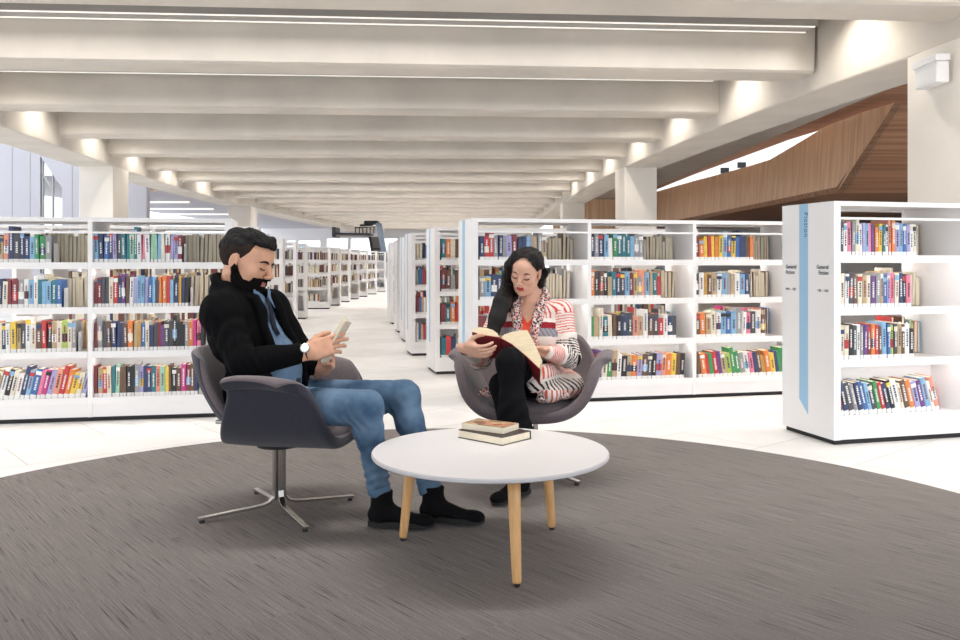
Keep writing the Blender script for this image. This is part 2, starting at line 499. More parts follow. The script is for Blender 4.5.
# ================================================================== ceiling: ribs, girders, deck
def interp(pts, Y):
    if Y <= pts[0][1]:
        (x0, y0), (x1, y1) = pts[0], pts[1]
    else:
        for (x0, y0), (x1, y1) in zip(pts, pts[1:]):
            if Y <= y1: break
    return x0 + (x1 - x0) * (Y - y0) / (y1 - y0)
LG = [(-6.2, 6.0), (-7.2, 15.0), (-7.62, 18.5), (-7.95, 21.6), (-8.12, 24.8), (-8.24, 30), (-8.25, 56)]   # inner lower line of left girder
RG = [(5.05, 0), (4.16, 8.2), (3.80, 10.1), (3.46, 12.9), (3.19, 15.6), (2.95, 18.9), (2.80, 23), (2.76, 30), (2.76, 56)]
def gx(L, Y): return interp(L, Y)
def girder(L, side, name, label):
    ys = [2, 5, 8, 10.5, 13, 15.5, 18, 20, 22, 24, 27, 30, 34, 40, 50, 64]
    b = MB(); n = len(ys); prof = [(0, 3.1), (.8, 3.1), (.8, 4.1), (0, 4.1)]
    vs = [(gx(L, y) + side * dx, y, z) for y in ys for dx, z in prof]
    fs = [(i*4+j, i*4+(j+1) % 4, (i+1)*4+(j+1) % 4, (i+1)*4+j) for i in range(n-1) for j in range(4)]
    fs += [(0,1,2,3), tuple((n-1)*4+j for j in (3,2,1,0))]
    b.add(vs, fs)
    struct(b, name, M['concrete'], label, bevel=.02)
girder(LG, -1, 'trim_1', 'long pale concrete girder carrying the left ends of the ceiling ribs')
girder(RG, 1, 'trim_2', 'long pale concrete girder carrying the right ends of the ceiling ribs')
b = MB(); b.box((-9.5, -3, 4.1), (7, 64, 4.3)); struct(b, 'ceiling', M['concrete_grey'], 'concrete ceiling deck above the ribs')
RIB_Y = [2.6, 5.2, 7.85, 10.45, 13.2, 15.85, 18.45, 21.1, 23.8, 27.0, 29.8, 32.6, 35.4, 38.2, 41, 43.8, 46.6, 49.4, 52.2, 55, 57.8, 60.6]   # rear lower edge at the right end
ORD = ['nearest', 'second', 'third', 'fourth', 'fifth', 'sixth', 'seventh', 'eighth', 'ninth', 'tenth', 'eleventh', 'twelfth', 'thirteenth', 'fourteenth', 'fifteenth', 'sixteenth', 'seventeenth', 'eighteenth', 'nineteenth', 'twentieth', 'twenty-first', 'twenty-second']
for i, yr in enumerate(RIB_Y):
    xr = gx(RG, yr) + .02; dy = .062 * 10.5 * max(0, min(1, (24 - yr) / 12)) + .01 * 10
    yl = yr - dy; xl = gx(LG, yl) - .02
    ux, uy = (xr - xl), (yr - yl); L = math.hypot(ux, uy); ang = math.atan2(uy, ux)
    m = Matrix.Translation((xl, yl, 0)) @ Matrix.Rotation(ang, 4, 'Z')
    b = MB()
    prof = [(-.52, 3.325), (-.495, 3.30), (-.025, 3.30), (0, 3.325), (.02, 4.12), (-.56, 4.12)]
    vs = [m @ Vector((x, p[0], p[1])) for x in (0, L) for p in prof]
    k = len(prof)
    b.add(vs, [tuple(range(k)), tuple(range(2*k-1, k-1, -1))] + [(j, (j+1) % k, (j+1) % k + k, j + k) for j in range(k)])
    o = struct(b, 'ceiling_beam', M['concrete'], 'concrete ceiling rib, %s from the camera' % ORD[i], cat='ceiling beam')
    o['group'] = 'concrete ceiling ribs'
    # linear fixture in the bay in front of the rib
    if 1 <= i <= 20:
        b = MB(); yf = -.95 if i != 3 else -.86
        b.box((.25, yf, 3.74), (L - .12, yf + .3, 3.83), mtx=m)
        fx = b.build('linear_light', M['alu'])
        tag(fx, 'long slim ceiling light strip in the bay before the %s rib' % ORD[i], 'ceiling light', 'linear lights between the ceiling ribs')
        for s in (0, .24):
            b = MB(); b.box((.27, yf + .015 + s, 3.732), (L - .14, yf + .04 + s, 3.742), mtx=m); d = b.build('diffuser', M['lamp'], parent=fx)
        la = bpy.data.lights.new('lamp_glow', 'AREA'); la.shape = 'RECTANGLE'; la.size = L - .5; la.size_y = .18; la.energy = LAMP * (1 if i < 8 else 2); la.color = (1, .97, .94)
        la.spread = R(78); lo = bpy.data.objects.new('lamp_glow', la); COL.objects.link(lo); lo.parent = fx
        lo.matrix_local = m @ Matrix.Translation((L/2, yf + .145, 3.73))
    if 1 <= i <= 9:
        for xx, Lg in ((xr - .32, 'right'), (xl + .32, 'left')):
            yy = yr - 1.5 if Lg == 'right' else yl - 1.5
            xx = gx(RG, yy) - .45 if Lg == 'right' else gx(LG, yy) + .45
            b = MB(); b.lathe([(0, 4.1), (.07, 4.1), (.07, 3.97), (.055, 3.97), (.05, 4.0), (0, 4.0)], n=20, c=(xx, yy))
            sp = b.build('spotlight_can', M['alu'])
            tag(sp, 'small round downlight at the %s girder in the bay before the %s rib' % (Lg, ORD[i]), 'downlight', 'downlights washing the girders')
            la = bpy.data.lights.new('spotlight_beam', 'SPOT'); la.energy = 60; la.spot_size = R(140); la.spot_blend = .8; la.color = (1, .93, .82); la.shadow_soft_size = .05
            lo = bpy.data.objects.new('spotlight_beam', la); COL.objects.link(lo); lo.location = (xx, yy, 3.96); lo.parent = sp

# columns
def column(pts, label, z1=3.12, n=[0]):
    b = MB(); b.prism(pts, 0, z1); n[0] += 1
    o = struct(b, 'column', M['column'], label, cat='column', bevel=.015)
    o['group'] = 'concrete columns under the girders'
def col_on(L, side, Y0, Y1, w, label):
    x0, x1 = gx(L, Y0), gx(L, Y1)
    column([(x0, Y0), (x0 + side*w, Y0 + .03), (x1 + side*w, Y1), (x1, Y1)], label)
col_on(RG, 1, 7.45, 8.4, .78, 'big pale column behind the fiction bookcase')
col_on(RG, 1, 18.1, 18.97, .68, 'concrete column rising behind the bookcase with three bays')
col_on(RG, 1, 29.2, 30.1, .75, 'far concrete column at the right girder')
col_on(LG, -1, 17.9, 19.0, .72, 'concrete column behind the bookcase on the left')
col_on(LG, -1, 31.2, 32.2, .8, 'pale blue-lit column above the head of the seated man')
# white box on near column
b = MB(); b.box((4.05, 7.72, 2.74), (4.165, 8.1, 2.93)); b.box((4.03, 7.7, 2.93), (4.165, 8.12, 2.99))
o = b.build('junction_box', M['white_edge'], bevel=.006); tag(o, 'white box mounted high on the near right column', 'box')

# ================================================================== left wing
b = MB(); yw = 24.0
W0, W1, W2 = (40-480)/F*yw, (41-480)/F*yw, (62-480)/F*yw
def pz(py, Y): return HC - (py - HY) / F * Y
# wall with a window opening whose head slopes
zt = pz(156, yw); zs = pz(188, yw)
b.prism([(-16, 0), (W0, 0), (W0, zt), (-16, 6)], yw, yw + .25, axis=1)
b.prism([(W2, 0), (-9.2, 0), (-9.2, 6), (-16, 6), (W0, zt), (W2, zs)], yw, yw + .25, axis=1)
b.prism([(W0, 0), (W2, 0), (W2, .8), (W0, .8)], yw, yw + .25, axis=1)
struct(b, 'wall_left', M['lilac'], 'lilac-grey panelled wall at the far left')
for xj in (12, 30, 72):
    b = MB(); X = (xj-480)/F*yw; b.box((X-.01, yw-.012, 0), (X+.01, yw+.002, 5)); struct(b, 'trim_%d' % (3 + [12,30,72].index(xj)), M['alu'], 'thin joint in the lilac wall panels')
b = MB()
for X in (W0+.04, (51.5-480)/F*yw):
    zz = zt + (zs - zt) * (X - W0) / (W2 - W0)
    b.box((X-.014, yw+.05, .8), (X+.014, yw+.15, zz-.02))
b.prism([(W0, zt-.44), (W0, zt-.47), ((51.5-480)/F*yw, zt-.95), ((51.5-480)/F*yw, zt-.92)], yw+.05, yw+.15, axis=1)
struct(b, 'window_1', M['alu'], 'slim slanted window with grey frame in the far left wall')
# outside glow: daylight comes straight from the world through it
b = MB(); b.box((-16, 26, 3.55), (-9.06, 64, 3.7)); struct(b, 'trim_6', M['lilac'], 'flat white ceiling of the far left wing')
for (xa, xb2, py, Y) in ((125, 188, 200, 34.9), (150, 212, 207.5, 39.5), (160, 228, 212.5, 44)):
    b = MB(); b.box(((xa-480)/F*Y, Y, 3.49), ((xb2-480)/F*Y, Y+.25, 3.549))
    o = b.build('linear_light', M['lamp']); tag(o, 'bright light strip on the far left wing ceiling, %s row' % {34.9: 'near', 39.5: 'middle', 44: 'far'}[Y], 'ceiling light', 'light strips of the far left wing')
b = MB(); b.box((-12.9, 29, 3.5), (-9.05, 29.2, 4.3)); struct(b, 'trim_7', M['wood'], 'wood fascia behind the left column')
# ================================================================== back wall with windows, some added to brighten the hall
yb = 64.0
wins = [(286, 296, 240, 256), (297.5, 320.5, 240, 256), (326, 348, 238, 262), (350, 372, 238, 262), (374, 398, 238, 262)]  # the rightmost ones are added openings that whiten the far wall
cuts = sorted(wins)
b = MB(); xprev = -18
for i, (a, c, t, bo) in enumerate(cuts):
    x0, x1 = (a-480)/F*yb, (c-480)/F*yb
    b.box((xprev, yb, 0), (x0, yb+.3, 5)); b.box((x0, yb, 0), (x1, yb+.3, pz(bo, yb))); b.box((x0, yb, pz(t, yb)), (x1, yb+.3, 5)); xprev = x1
b.box((xprev, yb, 0), (3.4, yb+.3, 5))
struct(b, 'wall_back', M['plaster'], 'white wall at the far end of the hall')
for i, (a, c, t, bo) in enumerate(cuts):
    x0, x1 = (a-480)/F*yb, (c-480)/F*yb; z0, z1 = pz(bo, yb), pz(t, yb)
    b = MB()
    for q0, q1 in (((x0, z0), (x1, z0+.05)), ((x0, z1-.05), (x1, z1)), ((x0, z0), (x0+.05, z1)), ((x1-.05, z0), (x1, z1))):
        b.box((q0[0], yb+.1, q0[1]), (q1[0], yb+.18, q1[1]))
    struct(b, 'window_%d' % (i+2), M['white_edge'], 'small bright window or added opening in the far wall')
# pale blue house seen through the far window
b = MB(); b.prism([(-18.5, 0), (-13.6, 0), (-13.6, 1.6), (-15.2, 2.5), (-18.5, 1.2)], 74, 80, axis=1)
o = b.build('building', mat('pale_blue_render', (150, 190, 215), .8)); tag(o, 'pale blue gabled building outside the far window', 'building')
b = MB(); b.box((-60, 70, -.2), (60, 130, 0)); struct(b, 'ground', M['plaster'], 'pale ground outside')

# ================================================================== right atrium in wood
ys = [17.4, 19, 20.9, 23, 24.9, 27, 30, 33.6, 37, 41]
zt_ = [4.32, 4.38, 4.38, 4.2, 4.05, 4.08, 4.15, 4.25, 4.33, 4.42]
b = MB()
n = len(ys); vs = []
for i, (y, z) in enumerate(zip(ys, zt_)):
    yb_ = y if i else 20.0
    vs += [(8.3, y, z), (8.2, max(yb_, 20.0 + (y-17.4)*.0) if i < 2 else y, 2.72), (8.45, y, z), (8.4, max(yb_, 20.0) if i < 2 else y, 2.72)]
vs = [list(v) for v in vs]
vs[4+1][1] = vs[4+3][1] = 20.2; vs[8+1][1] = vs[8+3][1] = 21.2
fs = []
for i in range(n-1):
    a, c = i*4, (i+1)*4
    fs += [(a, c, c+1, a+1), (a+2, a+3, c+3, c+2), (a, a+2, c+2, c)]
fs += [(0, 1, 3, 2)]
b.add(vs, fs); struct(b, 'wall_balustrade', M['wood'], 'light cedar clad balustrade of the atrium upper level')
b = MB(); b.add([(8.2, 20, 2.72), (8.3, 17.4, 4.32), (18, 17.4, 4.32), (18, 20, 2.72), (8.2, 20.2, 2.75), (8.3, 17.6, 4.25), (18, 17.6, 4.25), (18, 20.2, 2.75)],
             [(0,1,2,3), (7,6,5,4), (0,4,5,1), (1,5,6,2), (3,2,6,7)])
struct(b, 'trim_8', M['wood_dark'], 'dark cedar panel folding under the balustrade')
b = MB(); b.box((8.2, 20, 2.72), (18, 42, 2.85)); struct(b, 'trim_9', M['wood_dark'], 'dark cedar soffit under the balustrade')
b = MB(); b.prism([(gx(RG, 8)+.7, 6), (11, 6), (9.4, 17), (9.05, 18.5), (8.55, 24), (8.3, 33.5), (8.3, 42), (gx(RG, 30)+.8, 42), (gx(RG, 30)+.8, 30), (gx(RG, 18)+.7, 18)], 4.5, 4.7)
struct(b, 'trim_10', M['wood_dark'], 'dark cedar ceiling beside the right girder')
b = MB(); b.box((3.5, 41.5, 0), (8.3, 41.8, 4.6)); struct(b, 'wall_right', M['wood'], 'cedar wall deep behind the right girder')
b = MB(); b.box((17.5, 6, 0), (17.8, 64, 8)); b.box((8.3, 50, 0), (17.5, 50.3, 8)); struct(b, 'wall_far', M['plaster'], 'white wall across the atrium')
for (xp, yp) in ((725, 170.5), (742, 165)):
    Y = 46.0; p = px(xp, yp, Y); b = MB(); b.box((p.x-.22, Y, p.z-.15), (p.x+.22, Y+.1, p.z+.15)); b.box((p.x-.03, Y+.03, 2.9), (p.x+.03, Y+.07, p.z))
    o = b.build('monitor', M['black']); tag(o, 'small black screen beyond the balustrade, %s one' % ('lower' if xp < 730 else 'higher'), 'screen', 'black screens beyond the balustrade')
b = MB(); b.box((8.5, 42, 2.7), (17.5, 50, 2.9)); struct(b, 'trim_11', M['plaster'], 'upper floor slab across the atrium')

# ================================================================== dark steel stair hanging in the distance
root = empty('steel_staircase', (0, 0, 0)); tag(root, 'blue-grey steel stair with dark landing hanging in the distance', 'staircase')
Y = 38.0
def q(x, y, d=0): return px(x, y, Y + d)
def slab(pts, d0, d1, name, m):
    b = MB(); vs = [px(x, y, Y) + Vector((0, d0, 0)) for x, y in pts] + [px(x, y, Y) + Vector((0, d1, 0)) for x, y in pts]; k = len(pts)
    b.add(vs, [tuple(range(k)), tuple(range(2*k-1, k-1, -1))] + [(j, (j+1) % k, (j+1) % k + k, j+k) for j in range(k)])
    return b.build(name, m, parent=root)
slab([(375.5, 223), (381, 223), (388.3, 262), (383.2, 262)], 0, .2, 'stringer', M['steel_blue'])
slab([(367.5, 236.5), (370, 236.5), (374, 262), (371.8, 262)], .3, .5, 'stringer', M['dark_steel'])
slab([(377, 236.5), (378.5, 236.5), (383.6, 262), (382, 262)], .3, .5, 'stringer', M['dark_steel'])
slab([(369.7, 236.5), (377.5, 236.5), (382.6, 262), (373.6, 262)], .5, 1.2, 'steps', M['mesh_grey'])
slab([(372.5, 248.2), (379.6, 248.2), (379.9, 249.6), (372.8, 249.6)], .25, .5, 'cross_bar', M['dark_steel'])
slab([(332.5, 232.5), (370, 233.2), (370, 235.2), (332.5, 234.5)], 0, 1.2, 'landing', M['dark_steel'])
slab([(335, 234.4), (368, 235), (368, 236.6), (335, 236)], .2, 1, 'landing_underside', M['mesh_grey'])
slab([(332.3, 227), (335.2, 227), (335.2, 237), (332.3, 237)], -.1, 1.3, 'end_plate', M['dark_steel'])
slab([(363, 223.5), (364.5, 220.5), (377, 220.5), (377, 224)], .1, 1.0, 'hanger_block', M['dark_steel'])
for xa in (354.5, 358.5, 362, 366, 369.5, 373):
    slab([(xa, 227), (xa+.8, 227), (xa+.8, 233.3), (xa, 233)], .1, .2, 'railing_post', M['dark_steel'])
slab([(354.5, 227), (375, 226.2), (375, 227.3), (354.5, 228)], .1, .25, 'handrail', M['dark_steel'])
slab([(358.5, 224), (372, 223.2), (372, 225.3), (358.5, 226)], .4, .5, 'handrail', M['dark_steel'])

for Yd in (15.5, 21, 27, 34):  # added spot lamps and cans, put in to brighten the balustrade
    b = MB(); b.lathe([(0, 4.5), (.09, 4.5), (.09, 4.42), (.07, 4.42), (.065, 4.46), (0, 4.46)], n=20, c=(6.3, Yd))
    sp = b.build('spotlight_can', M['alu']); tag(sp, 'added fill spotlight in the cedar ceiling, brightening the balustrade', 'downlight', 'added fill spotlights in the cedar ceiling')
    la = bpy.data.lights.new('spotlight_beam', 'SPOT'); la.energy = 1500; la.spot_size = R(165); la.spot_blend = .6; la.color = (1, .98, .93); la.shadow_soft_size = .06
    lo = bpy.data.objects.new('spotlight_beam', la); COL.objects.link(lo); lo.location = (6.3, Yd, 4.40); lo.parent = sp
# ================================================================== books
PAL = dict(cream=(232,222,200), white=(240,238,236), navy=(38,50,92), blue=(52,98,168), sky=(128,176,214), teal=(36,110,124), green=(52,140,78),
    mint=(150,200,172), lime=(172,194,84), yellow=(236,198,66), ochre=(196,146,62), orange=(230,124,52), salmon=(232,146,122), red=(196,46,46),
    maroon=(122,38,46), pink=(232,120,152), magenta=(196,48,128), purple=(96,54,124), lilac=(164,158,206), brown=(98,66,48), tan=(188,160,122),
    grey=(150,148,150), charcoal=(62,62,70), black=(26,25,29))
PN = list(PAL)
MC = [mat('cover_' + n, pale(PAL[n], .10), .45, var=.12, scale=30) for n in PN]
M_LAB = mat('white_spine_label', (242, 240, 238), .6)
PAGE_I, LAB_I = len(PN), len(PN) + 1
BOOK_MATS = MC + [M['page'], M_LAB]
brnd = random.Random(31)

def book_geo(w, h, d, c, rev, r, mtx, mb, detail=True):
    """book in local coords: x 0..w, y 0 (spine) .. d, z 0..h; rev puts the page edges in front"""
    ci = PN.index(c); t = .0022
    f = Matrix.Identity(4)
    if rev: f = Matrix.Translation((w, d, 0)) @ Matrix.Rotation(math.pi, 4, 'Z')
    m = mtx @ f
    if not detail:
        if rev:
            mb.box((0, 0, 0), (t*1.3, d, h), ci, m); mb.box((w-t*1.3, 0, 0), (w, d, h), ci, m)
            mb.box((t*1.3, 0, .003), (w-t*1.3, d-.004, h-.003), PAGE_I, m)
        else:
            mb.box((0, 0, .035), (w, d, h), ci, m); mb.box((.001, -.0006, 0), (w-.001, d, .035), LAB_I, m)
        return
    mb.box((0, 0, 0), (t, d, h), ci, m); mb.box((w-t, 0, 0), (w, d, h), ci, m)
    # rounded spine
    n = 4; arc = [(w/2 - w/2*math.cos(math.pi*i/n), -.003*math.sin(math.pi*i/n)) for i in range(n+1)]
    mb.prism(arc + [(w, .003), (0, .003)], 0, h, 2, ci, m)
    mb.box((t, .003, .003), (w-t, d-.004, h-.003), PAGE_I, m)
    if not rev:
        e = .0009
        def band(z0, z1, mi, x0=0.0, x1=1.0):
            a2 = [(x, y - e) for x, y in arc]
            lo, hi = x0 * w, x1 * w
            pts = [(max(lo, min(hi, x)), y) for x, y in a2]
            mb.prism(pts + [(hi, -.0005 if hi == w else -.002), (lo, -.0005 if lo == 0 else -.002)], z0, z1, 2, mi, m)
        band(.004, .036, LAB_I)
        k = r.random()
        c2 = PN.index(r.choice(['white', 'cream', 'black', 'yellow', 'white', 'red', 'navy', 'sky']))
        if k < .35:
            band(h*.80, h*.93, c2)
        elif k < .55:
            band(h*.35, h*.6, c2, .0, 1)
        if w > .016:
            tz = .045 + (h-.05) * r.uniform(.12, .25); te = h * r.uniform(.7, .9)
            tc = 'white' if c not in ('white', 'cream', 'yellow', 'mint', 'sky', 'lilac', 'lime', 'salmon', 'tan', 'pink') else r.choice(['black', 'navy', 'maroon'])
            # title: little blocks like letters running down the spine
            z = tz; ti = PN.index(tc)
            while z < te:
                l = r.uniform(.004, .012)
                band2 = (z, min(te, z + l)); a3 = [(w*.34, -.0048), (w*.66, -.0048), (w*.66, -.002), (w*.34, -.002)]
                mb.prism(a3, band2[0], band2[1], 2, ti, m); z += l + r.uniform(.002, .006)

MUTED = PN
BOOKS = []      # all book placements, ranked later
def colour_seq(s, n, r):
    if s: return s.split()
    return [r.choice(MUTED) for _ in range(n)]
def add_row(case, bay, tier, T, x0, x1, z, seq, where, lean=0, rear=False, yoff=None, hmax=.27, r=brnd):
    """a row of books between x0 and x1 of the case's front; T is the case matrix"""
    x = x0; i = 0; k = 0
    n = int((x1 - x0) / .026)
    cols = colour_seq(seq, n, r)
    wid = (x1 - x0) / max(1, len(cols)) if seq else .026
    hb = r.uniform(.2, .23)
    while x < x1 - .012 and i < len(cols):
        w = max(.012, min(.048, wid * r.uniform(.72, 1.22)))
        if x + w > x1 + .02: break
        h = min(hmax, max(.17, (hb if r.random() < .7 else r.uniform(.18, .26)) + r.uniform(-.008, .012)))
        d = r.uniform(.13, .165)
        yo = (.035 + r.uniform(0, .004)) if yoff is None else yoff + r.uniform(0, .004)
        L = R(lean * r.uniform(.92, 1.08)) if lean else R(r.choice([0, 0, 0, 1.5, -1.5]) )
        px0 = x + (h * math.sin(-L) if L < 0 and lean else 0)
        piv = w if L > 0 else 0
        m = T @ Matrix.Translation((x + piv, yo, z + .0015)) @ Matrix.Rotation(L, 4, 'Y') @ Matrix.Translation((-piv, 0, 0))
        if lean: adv = w / math.cos(L) + .002
        else: adv = w + abs(h * math.sin(L)) * .35 + .0012
        c = m @ Vector((w/2, 0, h/2))
        BOOKS.append(dict(m=m, w=w, h=h, d=d, c=cols[i], rev=rear, case=case, bay=bay, tier=tier, k=i+1, c0=c, where=where, lean=lean))
        x += adv; i += 1
    return x

# ================================================================== bookcases
TZ = [1.147, .828, .503, .16]      # tops of the four shelves, top shelf first
TN = ['top', 'second', 'third', 'bottom']
BW = .93; DEP = .55; HT = 1.50; ET = .05
def bookcase(x, Y, deg, nb, label, group=None, detail=True, from_right=False, near_bays=None, ht=1.49):
    """x, Y: front left corner (or front right corner when from_right)"""
    HT = ht
    L = ET*2 + nb*BW
    ang = R(deg)
    if from_right: x -= L*math.cos(ang); Y -= L*math.sin(ang)
    root = empty('bookcase', (x, Y, 0), ang)
    tag(root, label, 'bookcase', 'white double-sided library bookcases')
    T = Matrix.Translation((x, Y, 0)) @ Matrix.Rotation(ang, 4, 'Z')
    W = M['white']; bv = .002 if detail else 0
    for s in (0, 1):
        b = MB(); xa = s*(L-ET); b.box((xa, 0, .03), (xa+ET, DEP, HT)); b.build('end_panel', W, root, bevel=bv)
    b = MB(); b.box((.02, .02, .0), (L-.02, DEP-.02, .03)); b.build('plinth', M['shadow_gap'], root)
    b = MB(); b.box((ET, .012, .03), (L-ET, DEP-.012, TZ[3]-.02)); b.build('base_panel', W, root)
    for k in range(nb+1):
        if k in (0, nb): continue
        b = MB(); xa = ET + k*BW; b.box((xa-.016, .0, .03), (xa+.016, DEP, HT)); b.build('partition', W, root, bevel=bv)
    for k in range(nb):
        xa = ET + k*BW + .016*(k > 0); xb = ET + (k+1)*BW - .016*(k < nb-1)
        for ti, z in enumerate(TZ):
            b = MB(); b.box((xa, .01, z-.022), (xb, DEP-.01, z))
            # low lips and label rail on both long edges
            for ya, yb_ in ((.0, .012), (DEP-.012, DEP)): b.box((xa, ya, z-.034), (xb, yb_, z+.014))
            b.build('shelf', W, root, bevel=bv if detail and ti < 4 else 0)
        b = MB(); b.box((xa, .0, HT-.03), (xb, .035, HT)); b.box((xa, DEP-.035, HT-.03), (xb, DEP, HT)); b.box((xa, .035, HT-.014), (xb, DEP-.035, HT-.008))
        b.box((xa, .0, HT-.115), (xb, .012, HT-.10)); 
        b.build('top_canopy', W, root)
        b = MB(); b.box((xa, DEP/2-.006, TZ[3]), (xb, DEP/2+.006, TZ[2]-.022)); b.build('back_panel', W, root)
        if detail:
            for ti in range(1, 4):
                zt = (HT-.014) if ti == 0 else TZ[ti-1]-.022
                for yy in (.03, DEP-.05):
                    b = MB(); b.box((xa+.01, yy, zt-.008), (xb-.01, yy+.014, zt-.0005)); b.build('light_strip', M['led'], root)
    return root, T, L
M['led'] = mat('led_strip', (255, 252, 248), .5, emit=LED)

def fill(case, T, k, where, seqs, fills=(.72, .74, .76, .74), leans=(0, 0, 0, 0), rear=True, starts=(0, 0, 0, 0), rearfill=.72):
    xa = ET + k*BW + .02; xb = ET + (k+1)*BW - .02; wd = xb - xa
    for ti in range(4):
        s = seqs[ti] if seqs else None
        x0 = xa + starts[ti]*wd
        xe = add_row(case, k, ti, T, x0, xa + wd*fills[ti], TZ[ti], s, where, lean=leans[ti])
        if rear and ti < 3:
            add_row(case, k, ti, T, xb - wd*rearfill + brnd.uniform(0, .1), xb - .005, TZ[ti], None if ti == 2 else ' '.join(brnd.choice(['tan', 'cream', 'brown', 'grey', 'cream']) for _ in range(int(wd*rearfill/.031))), where, rear=True, yoff=DEP-.2)
        if case in ('fiction', 'left') or case == 'woman':
            xe2 = min(xe + .012, xb - .03)
            b = MB(); b.box((xe2, .05, TZ[ti]+.001), (xe2+.0015, .16, TZ[ti]+.15), mtx=T); b.box((xe2, .05, TZ[ti]+.0005), (xe2+.1 if xe2 + .1 < xb else xb-.002, .16, TZ[ti]+.002), mtx=T)
            o = b.build('bookend', M['white_edge'])
            tag(o, 'white metal bookend on the %s shelf, %s' % (TN[ti], where.replace(' bookcase', '').replace('in the ', '')), 'bookend', 'bookends on the shelves')

# ---- the near left bookcase (photo left, behind the seated man)
TZ[:] = [1.127, .806, .488, .158]
_, T, L = bookcase(-1.832, 6.42, 11, 2, 'long white bookcase behind the seated man, two bays of books', from_right=True, ht=1.462)
fill('left', T, 0, 'in the left bay of the bookcase behind the man', [
 'cream cream tan black cream maroon tan salmon navy charcoal navy navy sky green green grey',
 'cream red lilac maroon maroon black charcoal navy cream maroon maroon grey white sky white teal sky sky teal blue',
 'sky blue sky charcoal lilac cream salmon cream navy white yellow tan charcoal white cream brown red black tan cream lime cream grey charcoal',
 'navy navy lilac purple tan white black cream white navy sky blue pink magenta lilac salmon red orange yellow cream lilac sky brown'],
 fills=(.70, .80, .90, .97), leans=(0, 0, 0, 13), starts=(.1, .06, .06, .12), rearfill=.5)
fill('left', T, 1, 'in the right bay of the bookcase behind the man', [
 'sky navy blue navy lilac charcoal teal teal mint teal white pink white mint mint sky cream white lilac lilac maroon pink magenta',
 'maroon maroon charcoal charcoal cream red navy purple brown white lilac sky sky lilac blue sky charcoal orange orange red sky navy ochre navy black maroon',
 'maroon grey charcoal brown navy navy navy brown orange tan ochre blue cream navy charcoal maroon purple charcoal charcoal black black black grey orange magenta pink black white',
 'maroon tan red cream teal mint brown brown black black grey lilac navy navy teal salmon mint yellow brown black brown magenta maroon brown navy brown'],
 fills=(.68, .74, .86, .80), leans=(0, 0, 0, 0))

# ---- right bookcase behind the woman
TZ[:] = [1.147, .828, .493, .157]
RT, T, L = bookcase(-.063, 6.88, 12.6, 3, 'long white bookcase behind the seated woman, three bays of books')
fill('woman', T, 0, 'in the left bay of the bookcase behind the woman', [
 'navy red red grey navy grey lilac maroon navy navy sky grey tan grey tan', 'grey sky navy navy green sky lilac tan cream grey tan cream',
 'maroon grey maroon tan cream brown tan cream grey', 'tan grey cream navy brown'], fills=(.62, .6, .6, .5))
fill('woman', T, 1, 'in the middle bay of the bookcase behind the woman', [
 'navy grey navy sky white green teal teal teal sky grey grey', 'orange charcoal brown black tan teal navy charcoal sky maroon tan grey salmon sky tan teal red cream',
 'green tan cream teal cream brown black navy charcoal salmon tan white brown charcoal red white navy charcoal',
 'maroon purple cream green tan white black tan orange lilac brown charcoal black lilac salmon orange yellow brown black'],
 fills=(.52, .68, .84, .97), leans=(0, 0, 0, 3))
fill('woman', T, 2, 'in the right bay of the bookcase behind the woman', [
 'maroon orange yellow red yellow orange yellow sky blue yellow blue navy navy brown orange red', 'charcoal white ochre brown tan white sky grey tan white sky navy',
 'brown orange tan cream white sky blue sky grey white pink charcoal white brown', 'brown orange red green red purple tan lime green green grey white pink navy brown ochre orange yellow navy green green'],
 fills=(.62, .56, .76, .97), leans=(0, 0, 0, -9), starts=(0, 0, 0, .04))

# ---- fiction bookcase at the right
TZ[:] = [1.172, .843, .517, .168]
FT, TF, LF = bookcase(2.205, 5.42, 14.5, 2, 'white bookcase with blue Fiction sign at the right edge', ht=1.525)
HT = 1.525
fill('fiction', TF, 0, 'on the fiction bookcase', [
 'charcoal white pink grey cream white lilac sky pink purple orange yellow teal white salmon orange lilac sky blue lilac white cream black',
 'cream white charcoal brown cream tan cream purple grey tan blue lilac pink cream navy black pink red cream',
 'cream cream black charcoal white grey purple maroon orange red brown sky blue lime charcoal tan brown white black',
 'brown navy charcoal grey navy blue sky charcoal green red navy black white cream brown orange lilac purple sky white salmon red'],
 fills=(.64, .60, .60, .84), leans=(0, 0, 0, -14), starts=(0, 0, 0, .0), rearfill=.35)

def text(s, size, m, parent, name='lettering', mt='ink', align='CENTER', sp=1.0):
    cu = bpy.data.curves.new(name, 'FONT'); cu.body = s; cu.size = size; cu.align_x = align; cu.extrude = .0008; cu.space_character = sp
    cu.materials.append(M[mt])
    t_ = bpy.data.objects.new(name, cu); COL.objects.link(t_); bpy.context.view_layer.update()
    me = bpy.data.meshes.new_from_object(t_.evaluated_get(bpy.context.evaluated_depsgraph_get()))
    bpy.data.objects.remove(t_)
    o = bpy.data.objects.new(name, me); COL.objects.link(o); o.parent = parent; o.matrix_local = m
    return o
